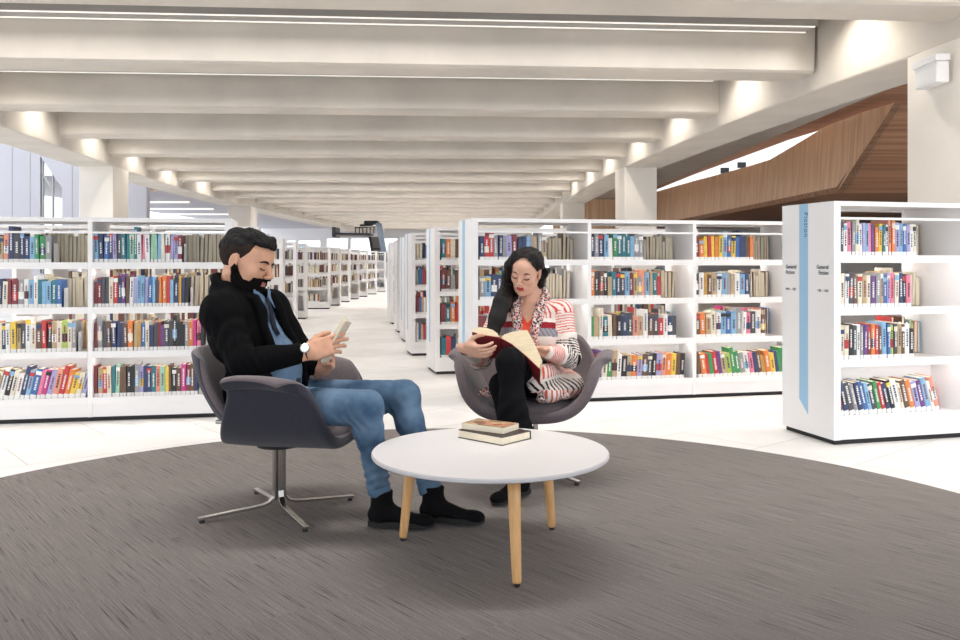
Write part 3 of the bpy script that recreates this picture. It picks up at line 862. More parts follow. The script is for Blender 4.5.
# sign on end panel: panel face is local x = 0, seen from -x. Text right = -y (towards the camera is to the right)
def face(y, z, rot=0):
    # columns: text x -> -Y, text y -> +Z, normal -> -X
    B = Matrix(((0, 0, -1, 0), (-1, 0, 0, 0), (0, 1, 0, 0), (0, 0, 0, 1)))
    return Matrix.Translation((-.0025, y, z)) @ B @ Matrix.Rotation(rot, 4, 'Z')
b = MB(); b.prism([(.355, .24), (.262, .15), (.262, HT-.002), (.355, HT-.002)], -.0015, .0005, axis=0)
st = b.build('sign_stripe', M['sky_blue'], FT)
text('Fiction', .052, face(.298, 1.47, R(-90)), FT, mt='ink_blue', align='LEFT', sp=1.15)
text('General\nFiction', .037, face(.505, 1.10), FT, align='LEFT')
text('AAA \u2014 CRI', .022, face(.505, .955), FT, align='LEFT')
text('General\nFiction', .037, face(.05, 1.10), FT, align='RIGHT')
text('CRI \u2014 GRE', .022, face(.05, .955), FT, align='RIGHT')

TZ[:] = [1.147, .828, .493, .157]; HT = 1.49
# ---- the other bookcases along the aisle, smaller and smaller
MUTED = 'maroon navy brown charcoal tan cream grey red blue orange black white teal cream'.split()
rights = [(-.455, 8.80, 12.6, 3), (-.83, 10.52, 12.4, 3), (-1.07, 12.3, 12, 3), (-1.33, 13.95, 11, 3), (-1.62, 15.8, 10, 3), (-1.85, 17.6, 9, 3), (-2.05, 19.5, 8, 3)]
SEQ2 = ['teal orange cream brown navy blue lilac teal navy blue grey', 'maroon brown grey brown navy maroon grey charcoal tan brown', 'maroon teal orange red orange red lilac brown salmon red', 'teal red navy grey sky white tan']
nm = ['next behind the woman bookcase', 'second behind the woman bookcase', 'third behind the woman bookcase', 'fourth behind the woman bookcase', 'fifth behind the woman bookcase', 'sixth behind the woman bookcase', 'seventh and last behind the woman bookcase']
for (x, Y, dg, nb), n_ in zip(rights, nm):
    rt, T, L = bookcase(x, Y, dg, nb, 'white bookcase on the right of the aisle, ' + n_.replace('the woman bookcase', "the woman's one"), detail=False)
    b = MB(); b.box((-.0015, .3, .3), (.0005, .37, HT-.002)); b.build('sign_stripe', M['sky_blue'], rt)
    for k in range(nb if Y < 10 else 2):
        fill('far', T, k, 'far', SEQ2 if (Y < 10 and k == 0) else None, rear=False, fills=(.7, .7, .72, .55))
b = MB(); b.box((-.0015, .28, .3), (.0005, .38, HT-.002)); b.build('sign_stripe', M['sky_blue'], RT)
MUTED = 'tan cream brown tan cream grey white tan cream brown maroon navy cream'.split()
lefts = [(-2.2, 8.6), (-2.6, 10.6), (-2.95, 13.0), (-3.26, 15.4), (-3.44, 17.2), (-3.59, 20.8), (-3.60, 22.4), (-3.64, 24.3), (-3.64, 26.1), (-3.61, 27.9), (-3.57, 30.0), (-3.5, 32.2)]
for i, (x, Y) in enumerate(lefts):
    rt, T, L = bookcase(x, Y, 10 - i*.6, 3, 'white bookcase on the left of the aisle, %s one behind the man' % ORD[i+1] if i < 11 else 'white bookcase at the far end of the left row', from_right=True, detail=False)
    for k in ((2, 1) if Y < 25 else (2,)):
        fill('far', T, k, 'far', None, rear=False, fills=(.85, .8, .85, .85), starts=(.15,)*4)

# ================================================================== link the books: the 300 that show largest are single objects
def score(bk):
    c = bk['c0']; sx = 480 + F*c.x/c.y; sy = HY - (c.z - HC)*F/c.y
    a = bk['w']*bk['h']*(F/c.y)**2
    if sx < -4 or sx > 962: return 0
    # behind the seated people and their chairs
    if 225 < sx < 262 and 235 < sy < 300: a *= 0
    if sx > 205 and sx < 300 and sy > 300 and bk['case'] == 'left': a *= 0
    if 505 < sx < 560 and 250 < sy < 400: a *= .05
    if 480 < sx < 600 and 300 < sy < 420 and bk['case'] == 'woman': a *= .1
    if bk['rev']: a *= .12
    return a
BOOKS.sort(key=score, reverse=True)
ones = [b_ for b_ in BOOKS[:300] if score(b_) > 0]; rest = [b_ for b_ in BOOKS if id(b_) not in set(map(id, ones))]
OR = ['first','second','third','fourth','fifth','sixth','seventh','eighth','ninth','tenth','eleventh','twelfth','thirteenth','fourteenth','fifteenth','sixteenth','seventeenth','eighteenth','nineteenth','twentieth']
OR += ['twenty-' + s for s in OR[:9]] + ['thirtieth']
cn = dict(sky='sky blue', navy='navy blue', maroon='dark red', mint='mint green', lime='lime green', charcoal='charcoal', tan='tan', cream='cream')
SHORTW = {'in the left bay of the bookcase behind the man': ('left bay behind the man', 'books in the left bay behind the man'),
          'in the right bay of the bookcase behind the man': ('right bay behind the man', 'books in the right bay behind the man'),
          'in the left bay of the bookcase behind the woman': ('left bay behind the woman', 'books in the left bay behind the woman'),
          'in the middle bay of the bookcase behind the woman': ('middle bay behind the woman', 'books in the middle bay behind the woman'),
          'in the right bay of the bookcase behind the woman': ('right bay behind the woman', 'books in the right bay behind the woman'),
          'on the fiction bookcase': ('fiction bookcase', 'books on the fiction bookcase'), 'far': ('aisle bookcase behind the woman\'s', 'books on the aisle bookcases')}
for bk in ones:
    mb = MB(); book_geo(bk['w'], bk['h'], bk['d'], bk['c'], bk['rev'], brnd, Matrix.Identity(4), mb)
    me_m = BOOK_MATS
    used = sorted(set(mb.mi)); rm = {u: i for i, u in enumerate(used)}; mb.mi = [rm[u] for u in mb.mi]
    o = mb.build('book', [BOOK_MATS[u] for u in used]); o.matrix_world = bk['m']
    wd, grp = SHORTW[bk['where']]
    th = 'slim' if bk['w'] < .022 else ('thick' if bk['w'] > .033 else 'medium')
    nth = OR[min(bk['k'], 30) - 1]
    if bk['rev']: lb = '%s book with page edges showing, %s on the %s shelf, %s' % (th, nth, TN[bk['tier']], wd)
    else: lb = '%s %s%s book, %s from left on %s shelf, %s' % (th, 'leaning ' if abs(bk['lean']) > 5 else '', cn.get(bk['c'], bk['c']), nth, TN[bk['tier']], wd)
    tag(o, lb, 'book', grp)
mb = MB()
for bk in rest: book_geo(bk['w'], bk['h'], bk['d'], bk['c'], bk['rev'], brnd, bk['m'], mb, detail=False)
o = mb.build('shelved_books', BOOK_MATS); tag(o, 'smaller and more distant books filling the white bookcases', 'books', 'books on the aisle bookcases', kind='stuff')
print('BOOKS', len(ones), len(rest))
# ================================================================== coffee table
TC = Vector((.04, 3.43, 0))
root = empty('coffee_table', TC); tag(root, 'low round white coffee table on three splayed oak legs', 'table')
b = MB(); b.lathe([(0, .388), (.459, .388), (.465, .392), (.465, .402), (.461, .406), (0, .406)], n=128, mi=0)
o = b.build('tabletop', [M['table_top'], M['table_edge']], root)
me = o.data
for p in me.polygons:
    c = p.center; 
    if math.hypot(c.x, c.y) > .4605: p.material_index = 1
for (fx, fy) in ((.089, -.386), (-.354, .118), (.265, .262)):
    d = Vector((fx, fy, 0)); r = d.length; u = d / r
    top = u * (r - .042) + Vector((0, 0, .388)); bot = u * r + Vector((0, 0, .0232))
    b = MB(); pts = [bot.lerp(top, t) for t in (0, .02, .25, .5, .75, 1)]
    b.tube(pts, [.0145, .0165, .0185, .0205, .0225, .0235], n=20)
    l = b.build('leg', M['wood_leg'], root, smooth=True)
    b = MB(); b.tube([bot - Vector((0, 0, .0125)), bot + Vector((0, 0, .002))], [.010, .012], n=16); b.build('foot_pad', M['black_rubber'], l)
# ---- two books on the table
def flat_book(name, cen, size, rot, z, mc, label, mats, hard=True, spine_side=1):
    L, Wd, H = size
    rt = empty(name, (cen[0], cen[1], z), R(rot)); tag(rt, label, 'book', 'books lying on the coffee table')
    t = .0028 if hard else .0012; ov = .003 if hard else 0
    b = MB(); b.box((-L/2, -Wd/2, 0), (L/2, Wd/2, t)); b.box((-L/2, -Wd/2, H-t), (L/2, Wd/2, H))
    b.box((-L/2, Wd/2-.003, 0), (L/2, Wd/2+.001, H)); b.build('cover', mats[0], rt, bevel=.0006)
    b = MB(); b.box((-L/2+ov, -Wd/2+ov, t), (L/2-ov, Wd/2-.004, H-t)); b.build('page_block', M['page'], rt)
    return rt
P0 = px(493, 438.5, .744*F/ (438.5-HY))
M['jacket_art'] = mat('illustrated_cover', (190, 120, 92), .5)
k = NT('illustrated_jacket'); tc = k.node('ShaderNodeTexCoord'); v = k.node('ShaderNodeTexVoronoi'); v.inputs['Scale'].default_value = 28
k.link(tc.outputs['Object'], v.inputs['Vector']); rr = k.node('ShaderNodeValToRGB'); e = rr.color_ramp.elements
e[0].position = 0; e[0].color = srgb((150, 58, 48)); e[1].position = 1; e[1].color = srgb((226, 204, 170))
for ps, cc in ((.25, (206, 150, 118)), (.45, (108, 92, 70)), (.6, (214, 186, 150)), (.8, (132, 104, 62))):
    q_ = e.new(ps); q_.color = srgb(cc)
sx = k.node('ShaderNodeSeparateColor'); k.link(v.outputs['Color'], sx.inputs[0]); k.link(sx.outputs[0], rr.inputs[0])
k.link(rr.outputs[0], k.b.inputs['Base Color']); k.b.inputs['Roughness'].default_value = .4; M['jacket_art'] = k.m
M['dark_cover'] = mat('black_brown_cover', (58, 44, 42), .5)
# lower: hardback in dark covers, page edges to the camera
LB = flat_book('book', (.060, 3.650), (.245, .185, .034), -42, .4065, 0, 'thick dark hardback lying on the coffee table, the lower of two', [M['dark_cover']])
UB = flat_book('book', (.043, 3.668), (.205, .125, .026), -33, .4412, 0, 'paperback with a colourful picture cover, upper of two on the table', [M['jacket_art']], hard=False)

# ================================================================== swivel tub chairs
def grid_obj(name, fn, nu, nv, m, parent, thick, sub=2):
    vs = [fn(i/(nu-1), j/(nv-1)) for i in range(nu) for j in range(nv)]
    fs = [(i*nv+j, (i+1)*nv+j, (i+1)*nv+j+1, i*nv+j+1) for i in range(nu-1) for j in range(nv-1)]
    me = bpy.data.meshes.new(name); me.from_pydata([tuple(v) for v in vs], [], fs)
    for q_ in (m if isinstance(m, (list, tuple)) else [m]): me.materials.append(q_)
    for p in me.polygons: p.use_smooth = True
    o = bpy.data.objects.new(name, me); COL.objects.link(o); o.parent = parent
    md = o.modifiers.new('padding', 'SOLIDIFY'); md.thickness = thick; md.offset = 0; md.material_offset = 1 if isinstance(m, (list, tuple)) else 0; 
    md.use_even_offset = False; md.material_offset_rim = 0
    s = o.modifiers.new('soft', 'SUBSURF'); s.levels = sub; s.render_levels = sub
    return o
def pl(pts, t):
    """smooth polyline lookup by parameter t in 0..1 (Catmull-Rom)"""
    n = len(pts) - 1; f = t * n; i = min(int(f), n-1); u = f - i
    P = [np.array(pts[max(0, min(n, i+k))], float) for k in (-1, 0, 1, 2)]
    return .5 * ((2*P[1]) + (-P[0]+P[2])*u + (2*P[0]-5*P[1]+4*P[2]-P[3])*u*u + (-P[0]+3*P[1]-3*P[2]+P[3])*u**3)
SEC = [(0, .345), (.12, .348), (.218, .372), (.290, .432), (.330, .52), (.350, .596), (.374, .634), (.402, .646), (.424, .634)]
def seat_fn(u, v):
    s = abs(2*u - 1); sg = 1 if u > .5 else -1
    y, z = pl(SEC, s)
    # v: 0 rear .. 1 front
    a = float(pl([(.95,), (.99,), (1.0,), (1.0,), (.99,), (.97,), (.93,)], v)[0])
    st = min(1, s / .6)
    flare = max(0, (s - .72) / .28)
    zr = .345 + (z - .345) * (1 - st * (1 - a))
    yr = y * (1 - .25 * st * (1 - a))
    xr = -.25 + .165 * st; xf = .345 - .17 * max(0, (s - .25) / .75)**1.5
    x = xr + (xf - xr) * v - .02 * flare * v
    zr += .012 * (1 - s) * max(0, v - .8) * 5 * 0 + .03 * (1 - s) * max(0, .3 - v)
    return (x, sg * yr, zr)
BK = [(-.19, .385), (-.245, .45), (-.282, .53), (-.318, .61), (-.352, .69), (-.378, .748)]
def back_fn(u, v):
    y = 2*u - 1
    x, z = pl(BK, v)
    hw = float(pl([(.20,), (.275,), (.318,), (.325,), (.29,), (.235,)], v)[0])
    x += .17 * abs(y)**2.2 * (1 - .25*v)
    z -= .035 * abs(y)**3 * v
    return (x, y * hw, z)
def tub_chair(loc, rotz, label, base_rot, outer):
    root = empty('swivel_chair', loc, rotz); tag(root, label, 'armchair', 'grey felt swivel tub chairs')
    grid_obj('seat_shell', seat_fn, 25, 13, [M[outer], M['fabric']], root, .056)
    grid_obj('backrest', back_fn, 13, 11, [M['fabric'], M[outer]], root, .042)
    # seat cushion
    b = MB(); prof = []
    n = 28
    def ring(k, z, r=1):
        return [(.055 + .27*k*math.copysign(abs(math.cos(t))**.7, math.cos(t)), .235*k*math.copysign(abs(math.sin(t))**.7, math.sin(t)), z) for t in [2*math.pi*i/n for i in range(n)]]
    rs = [ring(.9, .352), ring(1, .366), ring(1, .392), ring(.94, .408), ring(.6, .418), ring(.05, .42)]
    vs = [p for r_ in rs for p in r_]
    fs = [(i*n+j, i*n+(j+1) % n, (i+1)*n+(j+1) % n, (i+1)*n+j) for i in range(len(rs)-1) for j in range(n)] + [tuple(range(n))[::-1], tuple((len(rs)-1)*n+j for j in range(n))]
    b.add(vs, fs); b.build('seat_cushion', M['fabric'], root, smooth=True)
    # metal strap holding back to shell, each side
    for s in (-1, 1):
        b = MB(); b.box((-.155, s*.312-.009, .452), (-.06, s*.312+.009, .468)); b.build('bracket', M['chrome'], root, bevel=.003)
    b = MB(); b.lathe([(0, .30), (.10, .30), (.10, .318), (.05, .33), (0, .33)], n=32); b.build('swivel_plate', M['black'], root, smooth=False)
    # pedestal of four bent flat bars
    for k in range(4):
        a = base_rot - rotz + k*math.pi/2; c, s = math.cos(a), math.sin(a)
        path = [(.022, .305), (.022, .2), (.022, .10), (.027, .07), (.045, .047), (.075, .037), (.12, .033), (.24, .026), (.362, .019)]
        b = MB(); vs = []; hw, ht = .0125, .006
        for i, (r, z) in enumerate(path):
            p0 = path[max(0, i-1)]; p1 = path[min(len(path)-1, i+1)]
            tx, tz = p1[0]-p0[0], p1[1]-p0[1]; l = math.hypot(tx, tz); nx, nz = -tz/l, tx/l
            for (o1, o2) in ((-hw, -ht), (hw, -ht), (hw, ht), (-hw, ht)):
                rr_ = r + nx*o2; zz = z + nz*o2
                vs.append((c*rr_ - s*o1, s*rr_ + c*o1, zz))
        m_ = len(path); fs = [(i*4+j, i*4+(j+1) % 4, (i+1)*4+(j+1) % 4, (i+1)*4+j) for i in range(m_-1) for j in range(4)] + [(0,1,2,3), tuple((m_-1)*4+j for j in (3,2,1,0))]
        b.add(vs, fs); lg = b.build('leg', M['chrome'], root, bevel=.0015)
        b = MB(); b.lathe([(0, .0), (.012, .0), (.012, .013), (0, .013)], n=14, c=(c*.345, s*.345)); b.build('glide', M['black_rubber'], lg)
    return root
MAN_ROT, WOM_ROT = R(-9), R(-101)
tub_chair((-.915, 3.965, .0101), MAN_ROT, 'grey felt tub chair with steel star base, the man sits in it', R(31), 'fabric_shaded')
tub_chair((.285, 4.70, .0101), WOM_ROT, 'grey felt tub chair facing the camera, the woman sits in it', R(-53), 'fabric')
# ================================================================== people
def nrm(v): v = np.asarray(v, float); return v / np.linalg.norm(v)
def frame(f, up):
    """columns x = f, y = left, z = up"""
    f = nrm(f); y = nrm(np.cross(up, f)); z = np.cross(f, y)
    return np.stack([f, y, z], 1)
def W(x, y, Y): v = px(x, y, Y); return A(v.x, v.y, v.z)

def head_prims(female):
    w = .92 if female else 1.0
    P = [ell((-.014, 0, .036), (.098, .077*w, .086), k=.02),
         ell((.034, 0, -.012), (.058, .064*w, .078), k=.03),
         ell((.028, 0, -.066), (.056, .054*w, .042), k=.025),
         ell((.070, 0, -.096), (.019, .022*w, .017), k=.02),
         cap((-.02, .055*w, -.045), (.045, .03*w, -.092), .014, .014, k=.025), cap((-.02, -.055*w, -.045), (.045, -.03*w, -.092), .014, .014, k=.025),
         ell((.056, .041*w, -.022), (.024, .02, .022), k=.02), ell((.056, -.041*w, -.022), (.024, .02, .022), k=.02),
         ell((.060, 0, .052), (.036, .052*w, .036), k=.025),
         cap((.086, -.024, .026), (.086, .024, .026), .008 if female else .011, .008 if female else .011, k=.014),
         # sockets
         ell((.104, .031, .004), (.016, .019, .013), sub=True, k=.012), ell((.104, -.031, .004), (.016, .019, .013), sub=True, k=.012),
         # nose
         cap((.088, 0, .020), (.113, 0, -.026), .0065, .0088, k=.010), ell((.104, .011, -.031), (.010, .0068, .0062), k=.005), ell((.104, -.011, -.031), (.010, .0068, .0062), k=.005),
         # mouth mound and lips
         ell((.078, 0, -.060), (.020, .026, .020), k=.012),
         cap((.090, -.017, -.0555), (.0955, 0, -.053), .0036, .0048, k=.004), cap((.090, .017, -.0555), (.0955, 0, -.053), .0036, .0048, k=.004),
         cap((.088, -.014, -.0635), (.0935, 0, -.0655), .0034, .0058, k=.004), cap((.088, .014, -.0635), (.0935, 0, -.0655), .0034, .0058, k=.004),
         cap((.099, -.016, -.0592), (.099, .016, -.0592), .0022, .0022, sub=True, k=.003),
         # eyeballs under the lids
         ell((.0815, .031, .004), (.0125, .0145, .0118), k=.003), ell((.0815, -.031, .004), (.0125, .0145, .0118), k=.003)]
    if not female: P.append(cap((.098, 0, .004), (.117, 0, -.025), .0065, .0085, k=.008))
    for s in (1, -1):
        ry = .074*w
        P += [ell((-.012, s*(ry+.004), .0), (.019, .0075, .031), k=.006), ell((-.008, s*(ry+.012), .003), (.010, .006, .019), sub=True, k=.006),
              ell((-.004, s*(ry+.002), -.026), (.008, .006, .010), k=.006)]
    return P

def hand_prims(wr, X, N, side, curls, thumb, sc=1.0, spread=0., k=.007):
    """wr wrist; X along the fingers; N the way the palm faces; side=+1 when the thumb lies along cross(N,X)"""
    X = nrm(X); N = nrm(np.asarray(N, float) - np.dot(N, X)*X); S = np.cross(N, X) * side
    wr = np.asarray(wr, float)
    def p(x, s, n): return wr + (X*x + S*s + N*n) * sc
    rot = np.stack([X, S, N], 1)
    P = [rbox(p(.048, 0, 0), (.042*sc, .038*sc, .0135*sc), rd=.012*sc, rot=rot, k=.012*sc), cap(p(-.03, 0, 0), p(.03, 0, 0), (.027*sc, .021*sc), (.032*sc, .015*sc), w=S, k=.015*sc),
         cap(p(.015, .026, .006), p(.05, .034, .010), .015*sc, .012*sc, k=.012*sc)]
    tips = []
    for j, (s0, l0, rr) in enumerate(((.029, .074, .0088), (.0098, .082, .009), (-.0098, .077, .0086), (-.028, .060, .0078))):
        q = p(.086 - .003*abs(j-1), s0, 0); ang = 0
        d0 = nrm(X + S*spread*(1.2-j)*.12)
        c = curls[j]
        for i, fr in enumerate((.46, .30, .24)):
            ang += c[i]
            d = d0*math.cos(ang) + N*math.sin(ang)
            q2 = q + d*l0*fr*sc
            P.append(cap(q, q2, rr*(1-.07*i)*sc, rr*(.93-.08*i)*sc, k=.003 if i else k*.8)); q = q2
        tips.append((q, d, rr*.8*sc))
    # thumb
    q = p(.022, .034, .006)
    for (v, l, r0, r1) in zip(thumb, (.036, .032, .026), (.0125, .0108, .0100), (.0108, .0098, .0082)):
        d = nrm(X*v[0] + S*v[1] + N*v[2]); q2 = q + d*l*sc
        P.append(cap(q, q2, r0*sc, r1*sc, k=.005)); q = q2
    tips.append((q, d, .008*sc))
    return P, tips

def strands(freq, amp, ax=(1, 0, 0), wav=6., seed=0):
    ax = nrm(ax)
    def fn(P):
        t = P @ ax.astype(np.float32)
        o = P @ nrm(np.cross(ax, (.3, .2, .9))).astype(np.float32)
        return amp * np.sin(freq*t + 2.5*np.sin(wav*o*3 + seed) + seed) * (.7 + .3*np.sin(freq*.37*t + 5*o))
    return fn
def folds(specs):
    """sum of ring folds: centre, axis, spacing, amplitude, reach"""
    def fn(P):
        d = 0
        for c, ax, sp, am, reach in specs:
            q = P - np.asarray(c, np.float32); t = q @ nrm(ax).astype(np.float32); r = np.sqrt((q*q).sum(-1))
            side = q @ nrm(np.cross(ax, (.31, .77, .2))).astype(np.float32)
            d = d + am * np.sin(t/sp*6.283 + 14*side + 3*np.sin(side*22)) * np.exp(-(r/reach)**2)
        return d
    return fn

def eyebrows_and_lashes(F3, o, s, female, parent):
    Rm = F3
    def g(x, y, z): return Vector(Rm @ (A(x + ((.0045 if female else .002) if z > .01 else .0012), y, z)*s) + o)
    for sd in (1, -1):
        b = MB()
        if female: pts = [(.0905, .017, .0235), (.091, .026, .0275), (.087, .037, .0275), (.077, .047, .0215)]; rd = [.0022, .0032, .0028, .0012]
        else: pts = [(.0975, .013, .0215), (.0965, .024, .0265), (.091, .036, .0265), (.079, .048, .0205)]; rd = [.0034, .0046, .0040, .0018]
        b.tube([g(x, sd*y, z) for x, y, z in pts], [r*s for r in rd], n=8); b.build('eyebrow', M['hair_w' if female else 'hair_m'], parent, smooth=True)
        b = MB()
        pts = [(.0915, .0185, -.003), (.0950, .025, -.0058), (.0952, .032, -.0066), (.0918, .039, -.0055), (.0860, .0455, -.001)]
        rl = .0023 if female else .0018
        b.tube([g(x, sd*y, z) for x, y, z in pts], [rl*.7*s, rl*s, rl*s, rl*1.1*s, rl*s], n=8); b.build('eyelash', M['lash'], parent, smooth=True)

def jacket_mesh(name, prims, inf, h, m, parent, cuts=(), disp=None, color=None, mi=None, blend=.004, pad=.03, subs=()):
    g = Grid.around(prims, h, inf, pad).add(prims, inf)
    if disp: g.disp(disp)
    for c in cuts: g.cut(c, blend)
    return mesh_obj(name, g.mesh(), m, parent, color=color, mi=mi)

# ------------------------------------------------------------------ the man
mn = empty('person', (-.95, 3.95, 0)); tag(mn, 'bearded person in black cardigan and jeans reading a paperback', 'person')
MNO = A(-.95, 3.95, 0)
def shift(ob, o=MNO):
    pass
HF = nrm((.93, -.27, -.23)); HU = nrm((.26, .05, .96)); HM = frame(HF, HU)
HO = W(246.5, 264, 3.93); HS = 1.16
neck0 = A(-1.12, 3.945, .985)
shR = A(-1.125, 3.775, .925); shL = A(-.99, 4.12, .925)
elR = W(243, 363, 3.66); elL = A(-.86, 4.17, .70)
wrR = W(309, 352, 3.70); wrL = A(-.725, 3.98, .655)
hipR = A(-.93, 3.87, .50); hipL = A(-.86, 4.06, .50)
knR = W(366, 407, 3.60); knL = W(404, 396, 3.92)
anR = W(379, 489, 3.72); anL = W(430, 489, 3.80)
sdir = nrm(shL - shR); pel = (hipR + hipL)/2
torso_m = [cap(pel + A(-.03, 0, -.01), pel + A(-.05, .0, .17), (.165, .115), (.15, .115), w=sdir, k=.04),
         cap(pel + A(-.05, 0, .17), (shR+shL)/2 + A(0, 0, -.10), (.15, .115), (.175, .12), w=sdir, k=.05),
         cap((shR+shL)/2 + A(.01, 0, -.10), (shR+shL)/2 + A(0, 0, -.015), (.175, .12), (.15, .085), w=sdir, k=.05),
         cap(shR, shL, .058, .058, k=.05), cap((shR+shL)/2 + A(-.02, 0, .01), neck0 + A(.0, 0, .04), (.09, .075), (.062, .06), w=sdir, k=.04)]
torso_m += [cap(neck0 + A(-.01, 0, .02), shR + (shL-shR)*.12 + A(0, 0, .012), .058, .048, k=.04), cap(neck0 + A(-.01, 0, .02), shL + (shR-shL)*.12 + A(0, 0, .012), .058, .048, k=.04), ell((shR+shL)/2 - nrm(np.cross(sdir, (0, 0, 1)))*.05 + A(0, 0, -.06), (.11, .14, .13), k=.05)]
armR_m = [cap(shR, elR, .058, .046, k=.03), cap(elR, wrR, .046, .030, k=.02), ell(shR, (.064, .06, .062), k=.03)]
armL_m = [cap(shL, elL, .058, .046, k=.03), cap(elL, wrL, .046, .030, k=.02), ell(shL, (.064, .06, .062), k=.03)]
def leg(hip, kn, an, s=1.0):
    sh = kn + (an - kn)*.3
    back = nrm(np.cross(nrm(an - kn), np.cross(nrm(kn - hip), nrm(an - kn)))) * -1
    return [cap(hip, kn, .086*s, .060*s, k=.04), ell(kn, (.060*s, .058*s, .060*s), k=.02), cap(kn, an, .053*s, .036*s, k=.02), cap(kn + back*.010, sh + back*.014, .043*s, .045*s, k=.03)]
legR_m = leg(hipR, knR, anR); legL_m = leg(hipL, knL, anL)
# hands: both hold the paperback at its lower half
Hc, e = 40, R(1)
hR, tipsR = hand_prims(wrR, W(344, 341, 3.76) - wrR, (.10, .95, -.2), -1, [(R(6), R(16), R(14)), (R(8), R(20), R(16)), (R(14), R(26), R(18)), (R(22), R(34), R(22))],
    [(.75, .45, .45), (.9, .2, .35), (1, .0, .25)], sc=1.14, spread=.25)
hL, tipsL = hand_prims(wrL, W(337, 356, 3.90) - wrL, (.10, -.8, .55), 1, [(R(30), R(48), R(30)), (R(34), R(52), R(32)), (R(38), R(52), R(34)), (R(42), R(52), R(34))],
    [(.7, .6, .25), (.9, .2, .3), (1, .0, .2)], sc=1.12, spread=.3)
head = [p.moved((HM, HO), HS) for p in head_prims(False)]
HOc = HO
neckp = [cap(neck0, HO + HM @ (A(-.03, 0, -.05)*HS), (.062, .062), (.060, .066), w=sdir, k=.02), cap(neck0 + A(0, 0, -.06), neck0, .07, .062, k=.03)]
gh = Grid.around(head, .0028, 0, .02); gh.lo[2] -= .0; gh = Grid(gh.lo - A(0, 0, .06), gh.lo + gh.h*gh.n, .0028).add(neckp + head)
def man_head_mi(c):
    q = (c - HO) @ HM / HS
    lips = (q[:, 0] > .080) & (np.abs(q[:, 1]) < .020) & (q[:, 2] > -.0705) & (q[:, 2] < -.0500)
    return lips.astype(int)
gb = Grid.around(torso_m + armR_m + armL_m + legR_m + legL_m, .009).add(torso_m + armR_m + armL_m + legR_m + legL_m, -.004)
gr = Grid.around(hR, .0026).add([cap(elR + (wrR-elR)*.6, wrR, .034, .029, k=.01)] + hR)
gl = Grid.around(hL, .0026).add([cap(elL + (wrL-elL)*.6, wrL, .034, .029, k=.01)] + hL)
VH = gh.mesh(); nb_ = 0
def mi_all(c):
    return man_head_mi(c)
body = mesh_obj('body', [gb.mesh(), VH, gr.mesh(), gl.mesh()], [M['skin_m'], M['lip_m']], None, mi=mi_all); 
def adopt(o, root):
    o.parent = root; o.matrix_parent_inverse = Matrix.Translation(root.location).inverted(); return o
adopt(body, mn)
CH = []
before = set(bpy.data.objects)
eyebrows_and_lashes(HM, HO, HS, False, None)
# beard
g = Grid.around(head, .0028, .007, .02).add(head, .0055)
def beard_region(P):
    q = (P - HO.astype(np.float32)) @ HM.astype(np.float32) / HS
    x, y, z = q[..., 0], np.abs(q[..., 1]), q[..., 2]
    line = z - np.interp(x, [-.02, .0, .012, .035, .062, .076, .11], [.006, -.004, -.030, -.056, -.060, -.041, -.037])
    back = -(x - np.interp(z, [-.12, -.08, -.03, .01], [.006, -.018, -.012, -.004]))
    mouth = np.maximum(np.maximum(y - .019, np.abs(z + .0595) - .0085), .070 - x)
    nose = np.maximum(.088 - x, -.036 - z)      # nothing above the lip line in front of the nose
    return np.maximum(np.maximum(line, back), np.maximum(-mouth, -np.maximum(-.0 + (.080 - x), (y - .016)) if False else -mouth)) * HS
g.cut(beard_region, .003); g.disp(lambda P: .0014*wob(P, 260, 240, 300))
mesh_obj('beard', g.mesh(), M['beard'])
# hair: clipped sides and a thick wavy top
hp = [ell((-.020, 0, .040), (.101, .0805, .087), k=.01)]
g = Grid.around([p.moved((HM, HO), HS) for p in hp], .003, .01).add([p.moved((HM, HO), HS) for p in hp], .001)
def side_region(P):
    q = (P - HO.astype(np.float32)) @ HM.astype(np.float32) / HS
    x, y, z = q[..., 0], np.abs(q[..., 1]), q[..., 2]
    low = np.interp(x, [-.12, -.06, -.035, -.01, .004, .016, .03, .05], [-.062, -.058, -.03, .034, .030, -.012, .035, .052]) - z
    return np.maximum(low, x - np.interp(z, [-.02, .03, .07, .12], [.018, .030, .052, .06])) * HS
g.cut(side_region, .003); mesh_obj('clipped_hair', g.mesh(), M['fade'])
tp = [ell((-.026, 0, .062), (.104, .083, .080), k=.02), ell((.040, 0, .103), (.054, .058, .034), k=.02), ell((.072, -.006, .100), (.028, .044, .024), k=.014), ell((.086, -.02, .096), (.016, .022, .015), k=.01),
      ell((.03, -.03, .126), (.03, .026, .018), k=.012), ell((.06, .02, .124), (.03, .024, .016), k=.012), ell((-.01, .01, .135), (.04, .04, .018), k=.012), ell((-.07, 0, .11), (.04, .05, .03), k=.015),
      ell((.0, -.05, .115), (.03, .02, .016), k=.01), ell((.076, .02, .110), (.02, .018, .012), k=.01)]
tp = [p.moved((HM, HO - HM[:, 2]*.010), HS*.975) for p in tp]
g = Grid.around(tp, .0028, .01).add(tp)
def top_region(P):
    q = (P - HO.astype(np.float32)) @ HM.astype(np.float32) / HS
    x, z = q[..., 0], q[..., 2]
    return (np.interp(x, [-.14, -.09, -.05, 0, .03, .06, .12], [.0, .010, .048, .062, .066, .078, .080]) - z) * HS
g.cut(top_region, .004)
g.disp(strands(420, .0022, HM[:, 1], 9)); g.disp(lambda P: .0042*wob(P, 120, 140, 110, 1.0))
mesh_obj('hair', g.mesh(), M['hair_m'])
